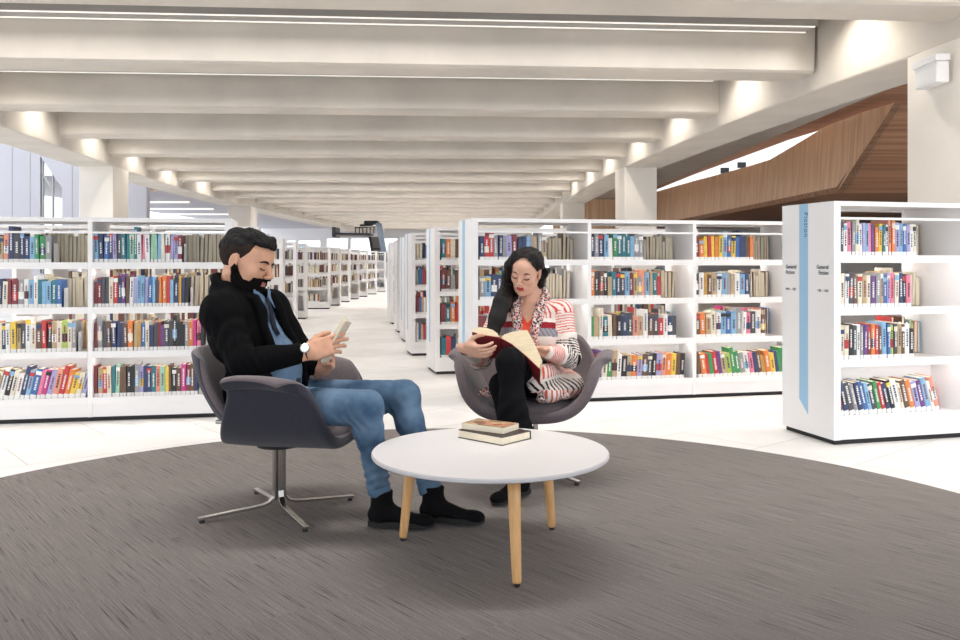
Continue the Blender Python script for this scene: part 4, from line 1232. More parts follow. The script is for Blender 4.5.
# denim shirt
fz = lambda P: .0035*wob(P, 55, 60, 38, .5)
fwd = nrm(np.cross(sdir, (0, 0, 1)));                                # the way the chest faces
jacket_mesh('shirt', torso_m, .008, .005, M['denim_shirt'], None, disp=fz, cuts=[
    lambda P: (P[..., 2] - (neck0[2] + .055) + .30*np.maximum(0, (P - neck0.astype(np.float32)) @ fwd.astype(np.float32))*1.0)])
# shirt collar: two pointed leaves
cc = (shR+shL)/2
def chest(s_, h_, out=0):
    """point on the chest: s_ to the man's left, h_ height, out from the surface"""
    c = np.array([np.interp(h_, [.5, .67, .85, .95], [pel[0]-.05, pel[0]-.05, cc[0], cc[0]]), np.interp(h_, [.5, .67, .85, .95], [pel[1], pel[1], cc[1], cc[1]]), h_])
    r = np.interp(h_, [.5, .67, .85, .95, 1.02], [.125, .125, .13, .105, .07])
    ww = np.interp(h_, [.5, .67, .85, .95], [.16, .16, .18, .17])
    return c + sdir*s_ + fwd*((r + out) * math.sqrt(max(.05, 1 - (s_/ww)**2)))
for sd in (1, -1):
    b = MB(); 
    pts = [chest(sd*.012, .985, .02), chest(sd*.05, .925, .022), chest(sd*.075, .965, .014), chest(sd*.055, 1.035, .012)]
    n_ = fwd*.006
    vs = [Vector(p_) for p_ in pts] + [Vector(p_ - n_) for p_ in pts]
    b.add(vs, [(0,1,2,3), (7,6,5,4), (0,4,5,1), (1,5,6,2), (2,6,7,3), (3,7,4,0)]); b.build('shirt_collar', M['denim_shirt'], None, bevel=.002)
# dark knitted tie
b = MB(); pts = [chest(0, z, .018) for z in (.985, .955, .92, .88, .85, .82)]
b.tube([Vector(p_) for p_ in pts], [.012, .010, .012, .014, .015, .012], n=12, flat=(1.15, .42)); b.build('tie', M['tee'], None, smooth=True)
b = MB(); 
for z in (.80,):
    for s_ in (-.075,):
        pts = [chest(s_-.032, z+.03, .012), chest(s_+.032, z+.03, .012), chest(s_+.032, z-.04, .012), chest(s_, z-.055, .012), chest(s_-.032, z-.04, .012)]
        vs = [Vector(p_) for p_ in pts] + [Vector(p_ - fwd*.006) for p_ in pts]
        b.add(vs, [(0,1,2,3,4), (9,8,7,6,5)] + [(i, (i+1) % 5, (i+1) % 5 + 5, i+5) for i in range(5)])
b.build('shirt_pocket', M['denim_shirt'], None)
# knit cardigan, open at the front
cardi = torso_m[:] + [ell(pel + A(-.09, -.01, .07), (.15, .2, .14), k=.05), ell(shR, (.062, .058, .06), k=.03), ell(shL, (.062, .058, .06), k=.03)]
sleeves = [cap(shR, elR, .078, .066, k=.03), cap(elR, wrR + (elR-wrR)*.20, .066, .046, k=.02), cap(shL, elL, .078, .066, k=.03), cap(elL, wrL + (elL-wrL)*.16, .066, .046, k=.02)]
def open_front(P):
    q = P - cc.astype(np.float32)
    f = q @ fwd.astype(np.float32); s_ = q @ sdir.astype(np.float32); z = P[..., 2]
    hw = np.interp(z, [.45, .55, .66, .80, .95, 1.02], [.11, .10, .085, .066, .055, .060])
    mid = np.interp(z, [.5, .7, .95], [-.0, .0, 0])
    return np.minimum(f - .045, -(np.abs(s_ - mid) - hw))       # >0 inside the opening
frontw = lambda P: np.maximum(-1, np.minimum(((P - cc.astype(np.float32)) @ fwd.astype(np.float32)) - .02, np.interp(P[..., 2], [.45, .55, .66, .80, .95, 1.02], [.10, .10, .095, .082, .062, .060]).astype(np.float32) - np.abs((P - cc.astype(np.float32)) @ sdir.astype(np.float32))))
knitf = folds([(elR, wrR-elR, .035, .007, .09), (elL, wrL-elL, .035, .007, .09), (shR + (elR-shR)*.4, elR-shR, .07, .005, .12), (shR, sdir, .06, .005, .10), (pel+A(-.1, -.12, .12), (0, 0, 1), .07, .008, .13)])
g = Grid.around(cardi + sleeves, .0055, .026).add(cardi, .022)
nk_ = neck0.astype(np.float32)
necked = lambda P: np.minimum(P[..., 2] - (neck0[2] + .055) + .9*((P - nk_) @ fwd.astype(np.float32) + .02), .082 - np.sqrt(((P - nk_)[..., :2]**2).sum(-1)))
g.cut(frontw, .006); g.cut(necked, .01); g.add(sleeves)
g.disp(knitf); g.disp(lambda P: .0035*wob(P, 38, 45, 40, 2.) )
g.cut(lambda P: np.maximum(.47 - P[..., 2], -.2), .006)
g.cut(lambda P: ((P - (wrR + (wrR-elR)*(-.02)).astype(np.float32)) @ nrm(wrR-elR).astype(np.float32)), .003) if False else None
mesh_obj('cardigan', g.mesh(), M['knit'])
# thick shawl collar following the opening
b = MB()
for sd in (1, -1):
    pts = []
    for z, w_, o_ in ((.68, .095, .004), (.72, .095, .020), (.77, .09, .028), (.86, .078, .032), (.93, .068, .03), (.98, .07, .018)):
        pts.append(Vector(chest(sd*w_, z, o_)))
    nb0 = neck0 + A(0, 0, .022)
    pts += [Vector(nb0 + sdir*sd*.082 + fwd*.03 + A(0, 0, .012)), Vector(nb0 + sdir*sd*.078 - fwd*.03 + A(0, 0, .05)), Vector(nb0 + sdir*sd*.03 - fwd*.07 + A(0, 0, .064)), Vector(nb0 - fwd*.078 + A(0, 0, .066))]
    b.tube(pts, [.016, .02, .024, .026, .027, .027, .026, .026, .028, .028], n=12, flat=(1, .9))
b.build('cardigan_collar', M['knit'], None, smooth=True)
# jeans
jl = leg(hipR, knR, anR, 1.0) + leg(hipL, knL, anL, 1.0)
jeans = jl + [cap(pel + A(-.03, 0, -.01), pel + A(-.05, 0, .10), (.165, .118), (.15, .112), w=sdir, k=.05), cap(hipR, hipL, .085, .085, k=.05)]
jf = folds([(knR - A(.05, 0, .06), knR-hipR, .045, .0035, .08), (knL - A(.05, 0, .06), knL-hipL, .045, .0035, .08), (hipR + (knR-hipR)*.25, knR-hipR, .06, .003, .10), (hipL + (knL-hipL)*.25, knL-hipL, .06, .003, .10),
            (anR + A(0, 0, .05), (0, .2, 1), .035, .005, .09), (anL + A(0, 0, .05), (0, .2, 1), .035, .005, .09), (knR + (anR-knR)*.4, anR-knR, .07, .0025, .12), (knL + (anL-knL)*.4, anL-knL, .07, .0025, .12)])
g = Grid.around(jeans, .0055, .016).add(jeans, .011)
g.disp(jf); g.disp(lambda P: .0016*wob(P, 120, 95, 130, .7))
def hem(P): 
    dR = ((P - anR.astype(np.float32)) @ nrm(anR-knR).astype(np.float32)); dL = ((P - anL.astype(np.float32)) @ nrm(anL-knL).astype(np.float32))
    nr = ((P - anR.astype(np.float32))**2).sum(-1) < ((P - anL.astype(np.float32))**2).sum(-1)
    return np.where(nr, dR, dL) - .012
g.cut(hem, .004); g.cut(lambda P: P[..., 2] - (pel[2] + .115), .004)
mesh_obj('jeans', g.mesh(), M['jeans'])
for kn_, an_ in ((knR, anR), (knL, anL)):
    d = nrm(an_ - kn_); b = MB(); b.tube([Vector(an_ - d*.028), Vector(an_ - d*.024), Vector(an_ + d*.012), Vector(an_ + d*.016)], [.046, .0500, .0500, .046], n=24); b.build('rolled_cuff', M['jeans'], None, smooth=True)
# side seam stitching on the near leg, belt
b = MB(); 
wb = pel + A(-.05, 0, .105)
ringp = [Vector(wb + sdir*math.cos(t)*.165 + fwd*math.sin(t)*.128) for t in np.linspace(0, 2*math.pi, 41)]
b.tube(ringp, .016, n=8, cap=False, flat=(.35, 1)); b.build('belt', M['black'], None, smooth=True)
b = MB(); bp_ = wb + fwd*.132
b.box((-.022, -.004, -.02), (.022, .004, .02), mtx=Matrix.Translation(bp_) @ Matrix.Rotation(math.atan2(sdir[1], sdir[0]), 4, 'Z')); b.build('belt_buckle', M['chrome'], None, bevel=.002)
# ankle boots
def boot(an, toe_dir, L=.285, lift=0, name='boot', wid=1.0, tilt=0, heelh=.022):
    t = nrm((toe_dir[0], toe_dir[1], 0)); s_ = A(-t[1], t[0], 0)
    heel = A(an[0], an[1], lift + .0) - t*.055
    def p(x, y, z): 
        x2 = x*math.cos(tilt) + (z)*math.sin(tilt); z2 = z*math.cos(tilt) - (x-.0)*math.sin(tilt) 
        return heel + t*x2 + s_*y + A(0, 0, z2)
    s0 = lambda x, z: z
    rot = np.stack([t, s_, A(0, 0, 1)], 1)
    P = [cap(p(.055, 0, .17 if lift == 0 else .15), p(.052, 0, .07), .047*wid, .046*wid, k=.02), ell(p(.045, 0, .052), (.052, .036*wid, .040), rot=rot, k=.02),
         cap(p(.07, 0, .075), p(.17, 0, .042), (.038*wid, .036), (.043*wid, .026), w=s_, k=.03), ell(p(.215, 0, .036), (.058, .044*wid, .026), rot=rot, k=.02), ell(p(.245, 0, .032), (.036, .036*wid, .020), rot=rot, k=.02)]
    g = Grid.around(P, .004, 0, .02).add(P)
    g.cut(lambda Q: (lift + .018) - Q[..., 2] if tilt == 0 else Q[..., 2]*0 - 1, .003)
    g.cut(lambda Q: Q[..., 2] - (an[2] + .035 if lift == 0 else lift + .16), .003)
    o = mesh_obj(name, g.mesh(), M['boot'])
    b = MB()
    out = [(-.006, .0), (.0, .026), (.03, .034), (.08, .031), (.13, .036), (.19, .045), (.235, .040), (.268, .024), (.282, .0)]
    ring = [(x, y*wid) for x, y in out] + [(x, -y*wid) for x, y in out[-2:0:-1]]
    def solep(x, y, z): v = heel + t*x + s_*y + A(0, 0, z); return tuple(v)
    n = len(ring)
    if tilt == 0:
        vs = [solep(x, y, .009 if .085 < x else .0) for x, y in ring] + [solep(x, y, .022) for x, y in ring]
        vs = [(v[0], v[1], v[2] + lift - (0 if i >= n or ring[i % n][0] < .085 or ring[i % n][0] < .12 else .009)) for i, v in enumerate(vs)]
        b.add(vs, [tuple(range(n))[::-1], tuple(range(n, 2*n))] + [(i, (i+1) % n, (i+1) % n + n, i+n) for i in range(n)])
        sl = b.build('boot_sole', M['sole'], o); 
    return o
GZ = .0105
boot(anR + A(.012, .0, 0), (.99, -.10), lift=GZ, L=.3); boot(anL + A(.015, -.01, 0), (.985, -.17), lift=GZ)
# wristwatch on the near wrist
wd_ = nrm(wrR - elR); wc = wrR - wd_*.012
nf = nrm(A(-.15, -.85, .5) - np.dot(A(-.15, -.85, .5), wd_)*wd_); nu_ = np.cross(wd_, nf)
b = MB(); b.tube([Vector(wc + nf*math.cos(t)*.034 + nu_*math.sin(t)*.029) for t in np.linspace(0, 2*math.pi, 33)], .009, n=8, cap=False, flat=(.3, 1)); wt = b.build('wristwatch', M['black'], None, smooth=True)
mw = Matrix((tuple(wd_) , tuple(nu_), tuple(nf))).transposed().to_4x4(); mw.translation = Vector(wc + nf*.036)
b = MB(); b.lathe([(0, 0), (.021, 0), (.021, .007), (.018, .008), (0, .008)], n=28)
for i in range(len(b.v)): b.v[i] = tuple(mw @ Vector(b.v[i]))
cs_ = b.build('watch_case', M['chrome'], wt, smooth=False)
b = MB(); b.lathe([(0, .0081), (.0175, .0081), (.0175, .0088), (0, .0088)], n=28)
for i in range(len(b.v)): b.v[i] = tuple(mw @ Vector(b.v[i]))
b.build('watch_dial', M['watch'], wt)
for o in list(bpy.data.objects):
    if o not in before and o.parent is None: adopt(o, mn)

# paperback held open by the man
def open_book(name, cen, up, out, size, mats, label, ang=35, thick=(.012, .012), cat='book', curl=0.):
    """up: along the spine; out: from the spine towards the reader; halves open by ang from flat"""
    up = nrm(up); out = nrm(np.asarray(out, float) - np.dot(out, up)*up); sd = np.cross(up, out)
    H, Wd = size
    rt = empty(name, tuple(cen)); tag(rt, label, cat)
    cen = np.asarray(cen, float)
    objs = []
    for s, th in ((1, thick[0]), (-1, thick[1])):
        a = R(ang); d = sd*s*math.cos(a) + out*math.sin(a); n = np.cross(up, d) * (1 if s < 0 else -1)
        if np.dot(n, out) < 0: n = -n
        # cover: thin board
        b = MB(); prof = [(0, 0), (Wd, 0), (Wd, .0022), (0, .0022)]
        def P3(x, z, y): return Vector(d*x + n*z + up*y)
        vs = [P3(x, z, -H/2) for x, z in prof] + [P3(x, z, H/2) for x, z in prof]
        b.add(vs, [(0,1,2,3), (7,6,5,4)] + [(i, (i+1) % 4, (i+1) % 4 + 4, i+4) for i in range(4)])
        objs.append(b.build('cover', mats[0], rt))
        # page block with an arched upper surface
        b = MB(); nn = 12; top = [(Wd*.97*t, .0024 + th*(1 - .35*t)*(1 - (1-t)**6*.9) + curl*math.sin(math.pi*t)) for t in np.linspace(0.0, 1, nn)]
        poly = [(0.0, .0024), ] + [(Wd*.97, .0024)] + top[::-1]
        hh = H/2 - .004; k_ = len(poly)
        vs = [P3(x, z, -hh) for x, z in poly] + [P3(x, z, hh) for x, z in poly]
        b.add(vs, [tuple(range(k_)), tuple(range(2*k_-1, k_-1, -1))] + [(i, (i+1) % k_, (i+1) % k_ + k_, i+k_) for i in range(k_)])
        objs.append(b.build('page_block', M['page'], rt))
    b = MB(); b.tube([Vector(-up*H/2), Vector(up*H/2)], (thick[0]+thick[1])*.28, n=10); objs.append(b.build('spine', mats[0], rt))
    return rt
M['black_paper'] = mat('cream_paper_cover', (206, 194, 178), .6)
bu = nrm((.50, .06, .86)); bo = nrm((-.84, -.16, .42))
open_book('paperback', W(339, 342, 3.85), bu, bo, (.205, .115), [M['black_paper']], 'small open paperback held up in the hands of the bearded person', ang=14, thick=(.010, .008))

# ------------------------------------------------------------------ the woman
wm = empty('person', (.27, 4.65, 0)); tag(wm, 'long-haired person in striped cardigan reading a red hardback', 'person')
before = set(bpy.data.objects)
fw = nrm((-.16, -.98, 0)); sw = nrm(np.cross((0, 0, 1), fw))          # sw: her left, viewer right
HFw = nrm((-.36, -.90, -.36)); HUw = nrm((.02, -.34, .93)); HMw = frame(HFw, HUw); HOw = W(526, 271.5, 4.50); HSw = .985
pelw = A(.30, 4.72, .50); nkw = W(533, 298, 4.57)
shRw = W(502, 313, 4.60); shLw = W(561, 312, 4.52)
sdw = nrm(shLw - shRw); cw = (shRw + shLw)/2
elLw = W(569, 357, 4.46); wrLw = W(545, 352, 4.33)
elRw = W(474, 359, 4.50); wrRw = W(466, 349, 4.20)
elRw = A(.0, 4.53, .64)
hipRw = pelw + A(-.085, -.02, 0); hipLw = pelw + A(.085, -.03, 0)
knLw = W(510, 362, 4.10); anLw = A(.160, 4.07, .33)
knRw = W(503, 386, 4.24); anRw = W(521, 488, 4.20)
torso_w = [cap(pelw + A(0, 0, -.01), pelw + A(-.005, -.02, .15), (.165, .12), (.125, .10), w=sdw, k=.04),
         cap(pelw + A(-.005, -.02, .15), cw + A(0, 0, -.10), (.125, .10), (.145, .105), w=sdw, k=.05),
         cap(cw + A(0, 0, -.10), cw + A(0, 0, -.01), (.14, .10), (.12, .07), w=sdw, k=.05), cap(shRw, shLw, .046, .046, k=.04),
         ell(cw + A(-.07, -.085, -.12), (.058, .05, .055), k=.04), ell(cw + A(.05, -.09, -.12), (.058, .05, .055), k=.04),
         cap(cw + A(0, 0, .0), nkw + A(0, 0, .02), (.07, .06), (.048, .047), w=sdw, k=.03)]
armL_w = [cap(shLw, elLw, .046, .038, k=.03), cap(elLw, wrLw, .038, .025, k=.02)]
armR_w = [cap(shRw, elRw, .046, .038, k=.03), cap(elRw, wrRw, .038, .025, k=.02)]
legL_w = leg(hipLw, knLw, anLw, .90); legR_w = leg(hipRw, knRw, anRw, .90)
headw = [p.moved((HMw, HOw), HSw) for p in head_prims(True)]
neckw = [cap(nkw + A(0, 0, -.05), HOw + HMw @ (A(-.03, 0, -.05)*HSw), (.048, .048), (.045, .048), w=sdw, k=.02)]
gh = Grid.around(headw, .0026, 0, .02); gh = Grid(gh.lo - A(0, 0, .06), gh.lo + gh.h*gh.n, .0026).add(neckw + headw)
bc = W(508, 346, 4.20)     # centre of the book
hRw, tRw = hand_prims(wrRw, W(489, 353, 4.12) - wrRw, (.15, .85, .5), -1, [(R(14), R(26), R(20))]*2 + [(R(20), R(32), R(24))]*2, [(.6, .6, .6), (.85, .3, .4), (1, .1, .2)], sc=1.0, spread=.5)
hLw, tLw = hand_prims(wrLw, W(534, 351, 4.27) - wrLw, (-.1, -.75, -.5), -1, [(R(14), R(24), R(20))]*4, [(.7, .6, .4), (.85, .3, .4), (1, .1, .2)], sc=1.0, spread=.4)
def wmi(c):
    q = (c - HOw) @ HMw / HSw
    lips = (q[:, 0] > .084) & (np.abs(q[:, 1]) < .0195 - .35*np.abs(q[:, 2] + .0595)) & (q[:, 2] > -.0705) & (q[:, 2] < -.0515)
    return lips.astype(int)
gb = Grid.around(torso_w + armL_w + armR_w + legL_w + legR_w, .009).add(torso_w + armL_w + armR_w + legL_w + legR_w, -.004)
gt = Grid(cw - A(.14, .15, .12), cw + A(.14, .12, .14), .005).add(torso_w + neckw, .0)
mesh_obj('body', [gb.mesh(), gt.mesh(), gh.mesh(), Grid.around(hRw, .0026).add([cap(elRw + (wrRw-elRw)*.5, wrRw, .029, .024, k=.01)] + hRw).mesh(),
                  Grid.around(hLw, .0026).add([cap(elLw + (wrLw-elLw)*.5, wrLw, .029, .024, k=.01)] + hLw).mesh()], [M['skin_w'], M['lip']], mi=wmi)
eyebrows_and_lashes(HMw, HOw, HSw, True, None)
# orange-red top, low neckline
fwf = fw.astype(np.float32); swf = sdw.astype(np.float32)
jacket_mesh('top', torso_w, .006, .005, M['top_red'], None, cuts=[lambda P: P[..., 2] - np.where((P - cw.astype(np.float32)) @ fwf > 0,   .832 + 1.2*np.abs((P - cw.astype(np.float32)) @ swf), .93)])
# long patterned cardigan
WHT = np.array(srgb((238, 226, 218))[:3]); RED = np.array(srgb((216, 92, 80))[:3]); DRD = np.array(srgb((140, 38, 48))[:3]); BLK = np.array(srgb((34, 30, 36))[:3]); GRY = np.array(srgb((150, 146, 152))[:3]); PNK = np.array(srgb((232, 160, 146))[:3])
def mixc(a, b, m): return np.where(m[:, None], b, a)
def zigzag(t, u, ca, cb, fr, sl=.0):
    return np.where((np.sin(6.283*(u*fr + sl*t)) > .35)[:, None], cb, ca)
def bandcol(t, u):
    """t: down the garment in metres; u: around, metres"""
    col = np.tile(WHT, (len(t), 1))
    def put(a, b_, c): 
        m = (t >= a) & (t < b_); col[m] = (c[m] if c.ndim == 2 else c)
    put(0, .075, zigzag(t, u, WHT, RED, 60)); put(.075, .095, WHT); put(.095, .125, DRD); put(.125, .165, zigzag(t, u, GRY, np.array(srgb((122, 118, 126))[:3]), 50, 20)); put(.165, .215, WHT)
    put(.215, .262, zigzag(t, u, WHT, BLK, 55, 22)); put(.262, .30, WHT); put(.30, .36, zigzag(t, u, WHT, RED, 60)); put(.36, .375, WHT)
    put(.375, .425, zigzag(t, u, WHT, BLK, 55, 22)); put(.425, .50, zigzag(t, u, WHT, RED, 60)); put(.50, .53, WHT); put(.53, .58, DRD); put(.58, 1, zigzag(t, u, WHT, PNK, 60))
    return col
def cardcol(V):
    def seg(a, b_):
        ab = b_ - a; t = np.clip(((V - a) @ ab)/(ab @ ab), 0, 1); return t, np.linalg.norm(V - a - t[:, None]*ab, axis=1)
    q = V - cw; u = q @ sdw; f = q @ fw
    th = np.arctan2(f, u) * .14
    col = bandcol(np.maximum(0, (cw[2] + .055) - V[:, 2] - .12*np.maximum(0, np.abs(u)-.09)), th)
    for sh_, el_, wr_ in ((shLw, elLw, wrLw), (shRw, elRw, wrRw)):
        t1, d1 = seg(sh_, el_); t2, d2 = seg(el_, wr_); L1 = np.linalg.norm(el_-sh_); L2 = np.linalg.norm(wr_-el_)
        on1 = (d1 < .068) & (np.abs(u) > .125); on2 = (d2 < .064) & (d2 < d1)
        ax1 = nrm(el_-sh_); s1 = nrm(np.cross(ax1, fw)); r1 = V - sh_; a1 = np.arctan2(r1 @ s1, r1 @ fw)*.055
        ax2 = nrm(wr_-el_); s2 = nrm(np.cross(ax2, (0, 0, 1))); r2 = V - el_; a2 = np.arctan2(r2 @ s2, r2[:, 2])*.05
        L = np.linalg.norm
        # rings of ticks run round the arm
        def armcol(t, a):
            c = np.tile(WHT, (len(t), 1))
            def put(lo, hi, cc_): m = (t >= lo) & (t < hi); c[m] = cc_[m] if cc_.ndim == 2 else cc_
            rd = np.where((np.sin(6.283*t/.012) > .0)[:, None], RED, WHT); bk = np.where((np.sin(6.283*(t/.014 + a*24)) > 0)[:, None], BLK, WHT)
            put(.0, .12, np.where((np.sin(6.283*t/.014) > .45)[:, None], RED, WHT)); put(.12, .15, WHT); put(.15, .30, bk); put(.30, .32, WHT); put(.32, .40, rd); return c
        c1 = armcol(t1*L1 , a1); c2 = armcol(L1 + t2*L2, a2)
        col = mixc(col, np.where(np.ones(len(V), bool)[:, None], c1, c1), on1 & ~on2); col = np.where(on2[:, None], c2, col)
    return col
skirt = [cap(pelw + A(.12, -.05, .02), knLw + A(.13, .16, -.10), (.075, .05), (.06, .03), w=(.3, 0, 1), k=.03), ell(pelw + A(.15, -.12, -.0), (.09, .16, .06), k=.03), ell(pelw + A(-.14, -.05, .0), (.06, .16, .05), k=.03),
         cap(pelw + A(.16, -.18, .0), pelw + A(.05, -.33, -.02), .045, .035, k=.03)]
ca = torso_w + armL_w + armR_w + [cap(elLw, wrLw, .042, .034, k=.02), cap(elRw, wrRw, .042, .032, k=.02)]
sl_w = [cap(shLw, elLw, .061, .056, k=.03), cap(elLw, wrLw + (elLw-wrLw)*.1, .056, .034, k=.02), cap(shRw, elRw, .061, .054, k=.03), cap(elRw, wrRw + (elRw-wrRw)*.16, .054, .033, k=.02)]
g = Grid.around(ca + skirt, .0045, .022).add(torso_w, .015).add(skirt, .012)
cwf = cw.astype(np.float32)
def wopen(P):
    f = (P - cwf) @ fwf; s_ = (P - cwf) @ swf
    hw = np.interp(P[..., 2], [.5, .62, .80, .88, .95], [.02, .022, .026, .040, .052]).astype(np.float32)
    return np.minimum(f - .02, hw - np.abs(s_ + .01))
g.cut(wopen, .004); g.cut(lambda P: P[..., 2] - (nkw[2] + .0), .006); g.add(sl_w)
g.disp(folds([(elLw, wrLw-elLw, .04, .006, .08), (elRw, wrRw-elRw, .04, .006, .08), (pelw + A(.1, -.1, .05), (0, 0, 1), .06, .006, .14), (shLw + (elLw-shLw)*.5, elLw-shLw, .06, .004, .1)]))
mesh_obj('cardigan', g.mesh(), M['cardigan'], color=cardcol)
# fuzzy multicoloured collar along the opening
cp = []
for sd in (1, -1):
    pts = []
    for z, w_, o_ in ((.56, .038, .135), (.64, .038, .13), (.72, .040, .128), (.80, .045, .125), (.86, .056, .105), (.91, .066, .07)):
        base = cw + sdw*(sd*w_ - .01) + fw*o_; pts.append(A(base[0], base[1], z))
    pts += [nkw + sdw*sd*.066 + fw*.02 + A(0, 0, .0), nkw + sdw*sd*.06 - fw*.03 + A(0, 0, .02), nkw - fw*.07 + A(0, 0, .025)]
    for a_, b_ in zip(pts, pts[1:]): cp.append(cap(a_, b_, .025, .025, k=.01))
# tasselled edge that hangs beside the crossed leg
for a_, b_ in ((W(541, 372, 4.36), W(541, 398, 4.34)), (W(548, 392, 4.40), W(566, 396, 4.42)), (W(541, 398, 4.36), W(550, 398, 4.4)), (W(492, 392, 4.48), W(482, 392, 4.5))): cp.append(cap(a_, b_, .024, .02, k=.01))
g = Grid.around(cp, .0045, .01).add(cp).disp(lambda P: .005*wob(P, 170, 190, 160, 1.3))
def speck(V):
    w1 = np.sin(V[:, 0]*310 + 3*np.sin(V[:, 2]*120)) + np.sin(V[:, 2]*290 + 2*np.sin(V[:, 0]*140)) + np.sin(V[:, 1]*270)
    c = np.tile(WHT, (len(V), 1)); c = mixc(c, PNK, w1 > .5); c = mixc(c, DRD, w1 > 1.2); c = mixc(c, BLK, w1 < -1.1); return mixc(c, GRY, (w1 < -.5) & (w1 >= -1.1))
mesh_obj('fringed_collar', g.mesh(), M['cardigan'], color=speck)
# trousers with wide hems
tr = legL_w + legR_w + [cap(pelw + A(0, 0, -.01), pelw + A(0, 0, .06), (.165, .12), (.15, .11), w=sdw, k=.05), cap(hipRw, hipLw, .08, .08, k=.05),
     cap(knLw + (anLw-knLw)*.5, anLw, (.05, .048), (.088, .050), w=(1, .1, 0), k=.03), cap(knRw + (anRw-knRw)*.5, anRw, .048, .048, k=.03)]
g = Grid.around(tr, .0055, .014).add(tr, .010)
g.disp(folds([(knLw, knLw-hipLw, .05, .004, .1), (anLw+A(0, 0, .1), (0, 0, 1), .08, .004, .1)]))
def whem(P):
    dL = .375 - P[..., 2] + .02*np.sin(P[..., 0]*40); 
    dR = P[..., 2]*0 + (anRw[2] + .0) - P[..., 2]
    nl = np.where(P[..., 2] > .30, ((P - anLw.astype(np.float32))**2)[..., :2].sum(-1) < .012, False)
    aL = (P - anLw.astype(np.float32)) @ nrm(anLw - knLw).astype(np.float32)
    rL = np.sqrt((((P - anLw.astype(np.float32))**2).sum(-1)))
    return np.where(rL < .13, aL - .008, -.2)
g.cut(whem, .004)
g.cut(lambda P: .10 - P[..., 2], .004)
mesh_obj('trousers', g.mesh(), M['trouser'])
boot(A(anRw[0], anRw[1], .12), (-.62, -.78), lift=GZ, wid=.84)
# hanging boot of the crossed leg
P = [cap(anLw + A(0, 0, .03), anLw + A(0, -.01, -.03), .036, .036, k=.02), ell(anLw + A(0, .01, -.05), (.032, .04, .034), k=.02), cap(anLw + A(-.005, -.03, -.04), anLw + A(-.03, -.13, -.085), (.034, .03), (.036, .020), w=(1, 0, 0), k=.03),
     ell(anLw + A(-.035, -.155, -.095), (.034, .045, .018), k=.02), cap(anLw + A(0, .03, -.06), anLw + A(0, .03, -.10), .016, .012, k=.01)]
mesh_obj('boot', Grid.around(P, .004).add(P).mesh(), M['boot'])
# long hair, parted and drawn over her right shoulder
def hl(x, y, z): return HOw + HMw @ (A(x, y, z)*HSw)
hr = [ell((-.024, 0, .042), (.108, .086, .081), k=.02), ell((.03, .0, .075), (.058, .066, .048), k=.02)]
hr = [p.moved((HMw, HOw), HSw) for p in hr]
pathR = [(hl(.045, -.045, .105), .022), (hl(.052, -.078, .045), .022), (hl(.03, -.090, -.03), .030), (hl(.005, -.098, -.10), .036), (W(502, 303, 4.44), .046), (W(497, 318, 4.41), .044), (W(493, 332, 4.40), .034), (W(490, 343, 4.40), .014)]
pathB = [(hl(-.06, -.05, .02), .06), (hl(-.07, -.05, -.06), .055), (hl(-.07, -.04, -.14), .045), (W(507, 305, 4.52), .04)]
pathL = [(hl(.035, .050, .105), .018), (hl(.012, .080, .055), .018), (hl(-.035, .082, -.01), .026), (hl(-.05, .066, -.075), .026), (hl(-.06, .045, -.11), .02)]
for pth in (pathR, pathB, pathL):
    for (a_, ra_), (b_, rb_) in zip(pth, pth[1:]): hr.append(cap(a_, b_, ra_, rb_, k=.014))
g = Grid.around(hr, .0034, .004).add(hr)
def face_hole(P):
    q = (P - HOw.astype(np.float32)) @ HMw.astype(np.float32) / HSw
    x, y, z = q[..., 0], q[..., 1], q[..., 2]
    e_ = np.sqrt(((y - .006)/np.where(z > -.012, .062, .058))**2 + ((z + .012)/np.where(z > -.012, .118, .15))**2) - 1
    return np.maximum(-1, np.minimum(-e_*.06, x - .022)) * HSw
g.cut(face_hole, .006)
def ear_hole(P):
    q = (P - HOw.astype(np.float32)) @ HMw.astype(np.float32) / HSw
    return (.034 - np.sqrt((q[..., 0] + .004)**2 + (q[..., 1] - .085)**2 + ((q[..., 2] + .004)*.8)**2)) * HSw
g.cut(ear_hole, .006)
g.disp(strands(330, .0016, HMw[:, 1], 4, .4))
mesh_obj('hair', g.mesh(), M['hair_w'])
# black bracelet band on her right wrist
wdw = nrm(wrRw - elRw); e1 = nrm(np.cross(wdw, (0, 0, 1))); e2 = np.cross(wdw, e1)
b = MB(); b.tube([Vector(wrRw - wdw*.004 + e1*math.cos(t)*.030 + e2*math.sin(t)*.027) for t in np.linspace(0, 2*math.pi, 33)], .004, n=8, cap=False); b.build('bracelet', M['black'], None, smooth=True)
for o in list(bpy.data.objects):
    if o not in before and o.parent is None and o is not wm: adopt(o, wm)

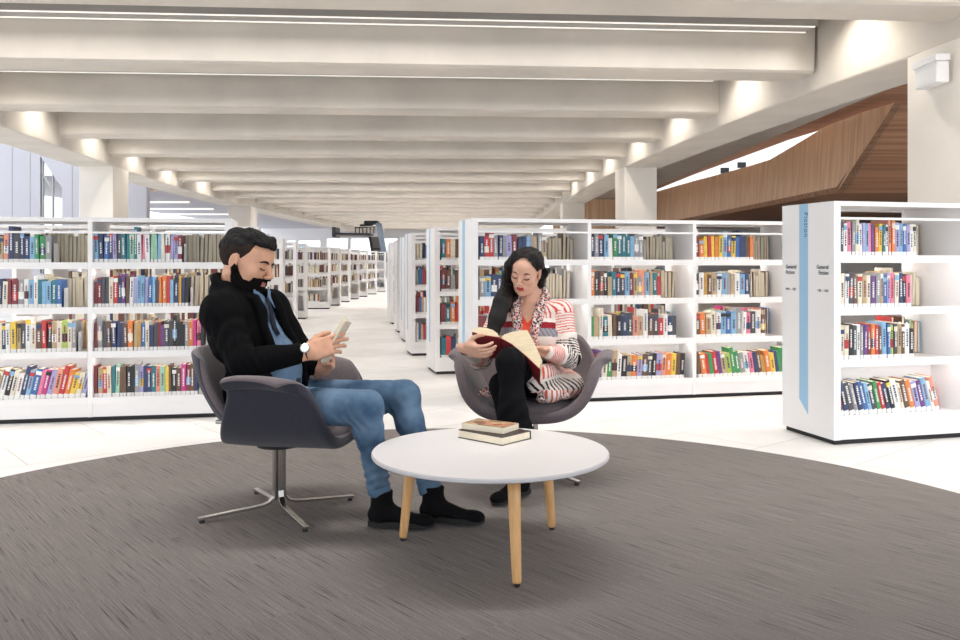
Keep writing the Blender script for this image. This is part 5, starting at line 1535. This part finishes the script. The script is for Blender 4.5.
# red hardback open on her knee: covers turned to the camera, pages towards her face
rb = empty('hardback', tuple(W(500, 338, 4.15))); tag(rb, 'open red hardback with thick cream pages resting on a crossed knee', 'book')
dn = nrm((.05, .85, -.53)) * .235; ks = 4.15 / F
def prof_mesh(poly, name, m, inset=0., th=0):
    k_ = len(poly); d = Vector(dn); e0 = d.normalized()*inset
    f0 = [Vector((x*ks, 0, y*ks)) for x, y in poly]
    # lean the section so that it stands square to the spine
    f0 = [v + Vector((0, v.z*.53, 0)) for v in f0]
    vs = [v + e0 for v in f0] + [v + d - e0 for v in f0]
    b = MB(); b.add(vs, [tuple(range(k_)), tuple(range(2*k_-1, k_-1, -1))] + [(i, (i+1) % k_, (i+1) % k_ + k_, i+k_) for i in range(k_)])
    return b.build(name, m, rb)
prof_mesh([(0, 0), (-14, 2.0), (-28, 5.2), (-28, 5.9), (-14, 2.7), (0, .7)], 'cover', M['red_cover'])
prof_mesh([(0, 0), (12, -6.5), (26, -18), (39, -30), (39.4, -29.3), (26.4, -17.3), (12, -5.8), (0, .7)], 'cover', M['red_cover'])
prof_mesh([(-1, 1), (-14, 2.9), (-27, 5.9), (-26.2, 9.4), (-21, 10.8), (-14, 10.2), (-7, 8.0), (-2, 4.5)], 'page_block', M['aged_page'], .004)
prof_mesh([(1, .2), (12, -5.6), (26, -17.1), (38, -28), (41.5, -21), (37, -11), (32, 0), (27.5, 8.0), (20, 7.6), (11, 6.0), (4, 3.6)], 'page_block', M['aged_page'], .004)
b = MB(); b.tube([Vector((0, 0, 0)), Vector(dn)], .006, n=10); b.build('spine', M['red_cover'], rb)
# small red flower printed on the dark flap of the cover
b = MB()
for i in range(5):
    a = i*2*math.pi/5; cx, cy = 22 + 2.1*math.cos(a), -15.2 + 1.6*math.sin(a)
    c_ = Vector((cx*ks, 0, cy*ks)); c_.y = c_.z*.53; c_ += Vector(dn)*.62
    nv = Vector((-.45, -.5, -.7)).normalized(); t1 = nv.cross(Vector((0, 1, 0))).normalized(); t2 = nv.cross(t1)
    n_ = 10; vs = [c_ + nv*.004 + t1*math.cos(2*math.pi*j/n_)*.0075 + t2*math.sin(2*math.pi*j/n_)*.0075 for j in range(n_)] + [c_ + nv*.0005 + t1*math.cos(2*math.pi*j/n_)*.0075 + t2*math.sin(2*math.pi*j/n_)*.0075 for j in range(n_)]
    b.add(vs, [tuple(range(n_)), tuple(range(2*n_-1, n_-1, -1))] + [(j, (j+1) % n_, (j+1) % n_ + n_, j+n_) for j in range(n_)])
b.build('flower_motif', mat('flower_red', (214, 60, 72), .6), rb)
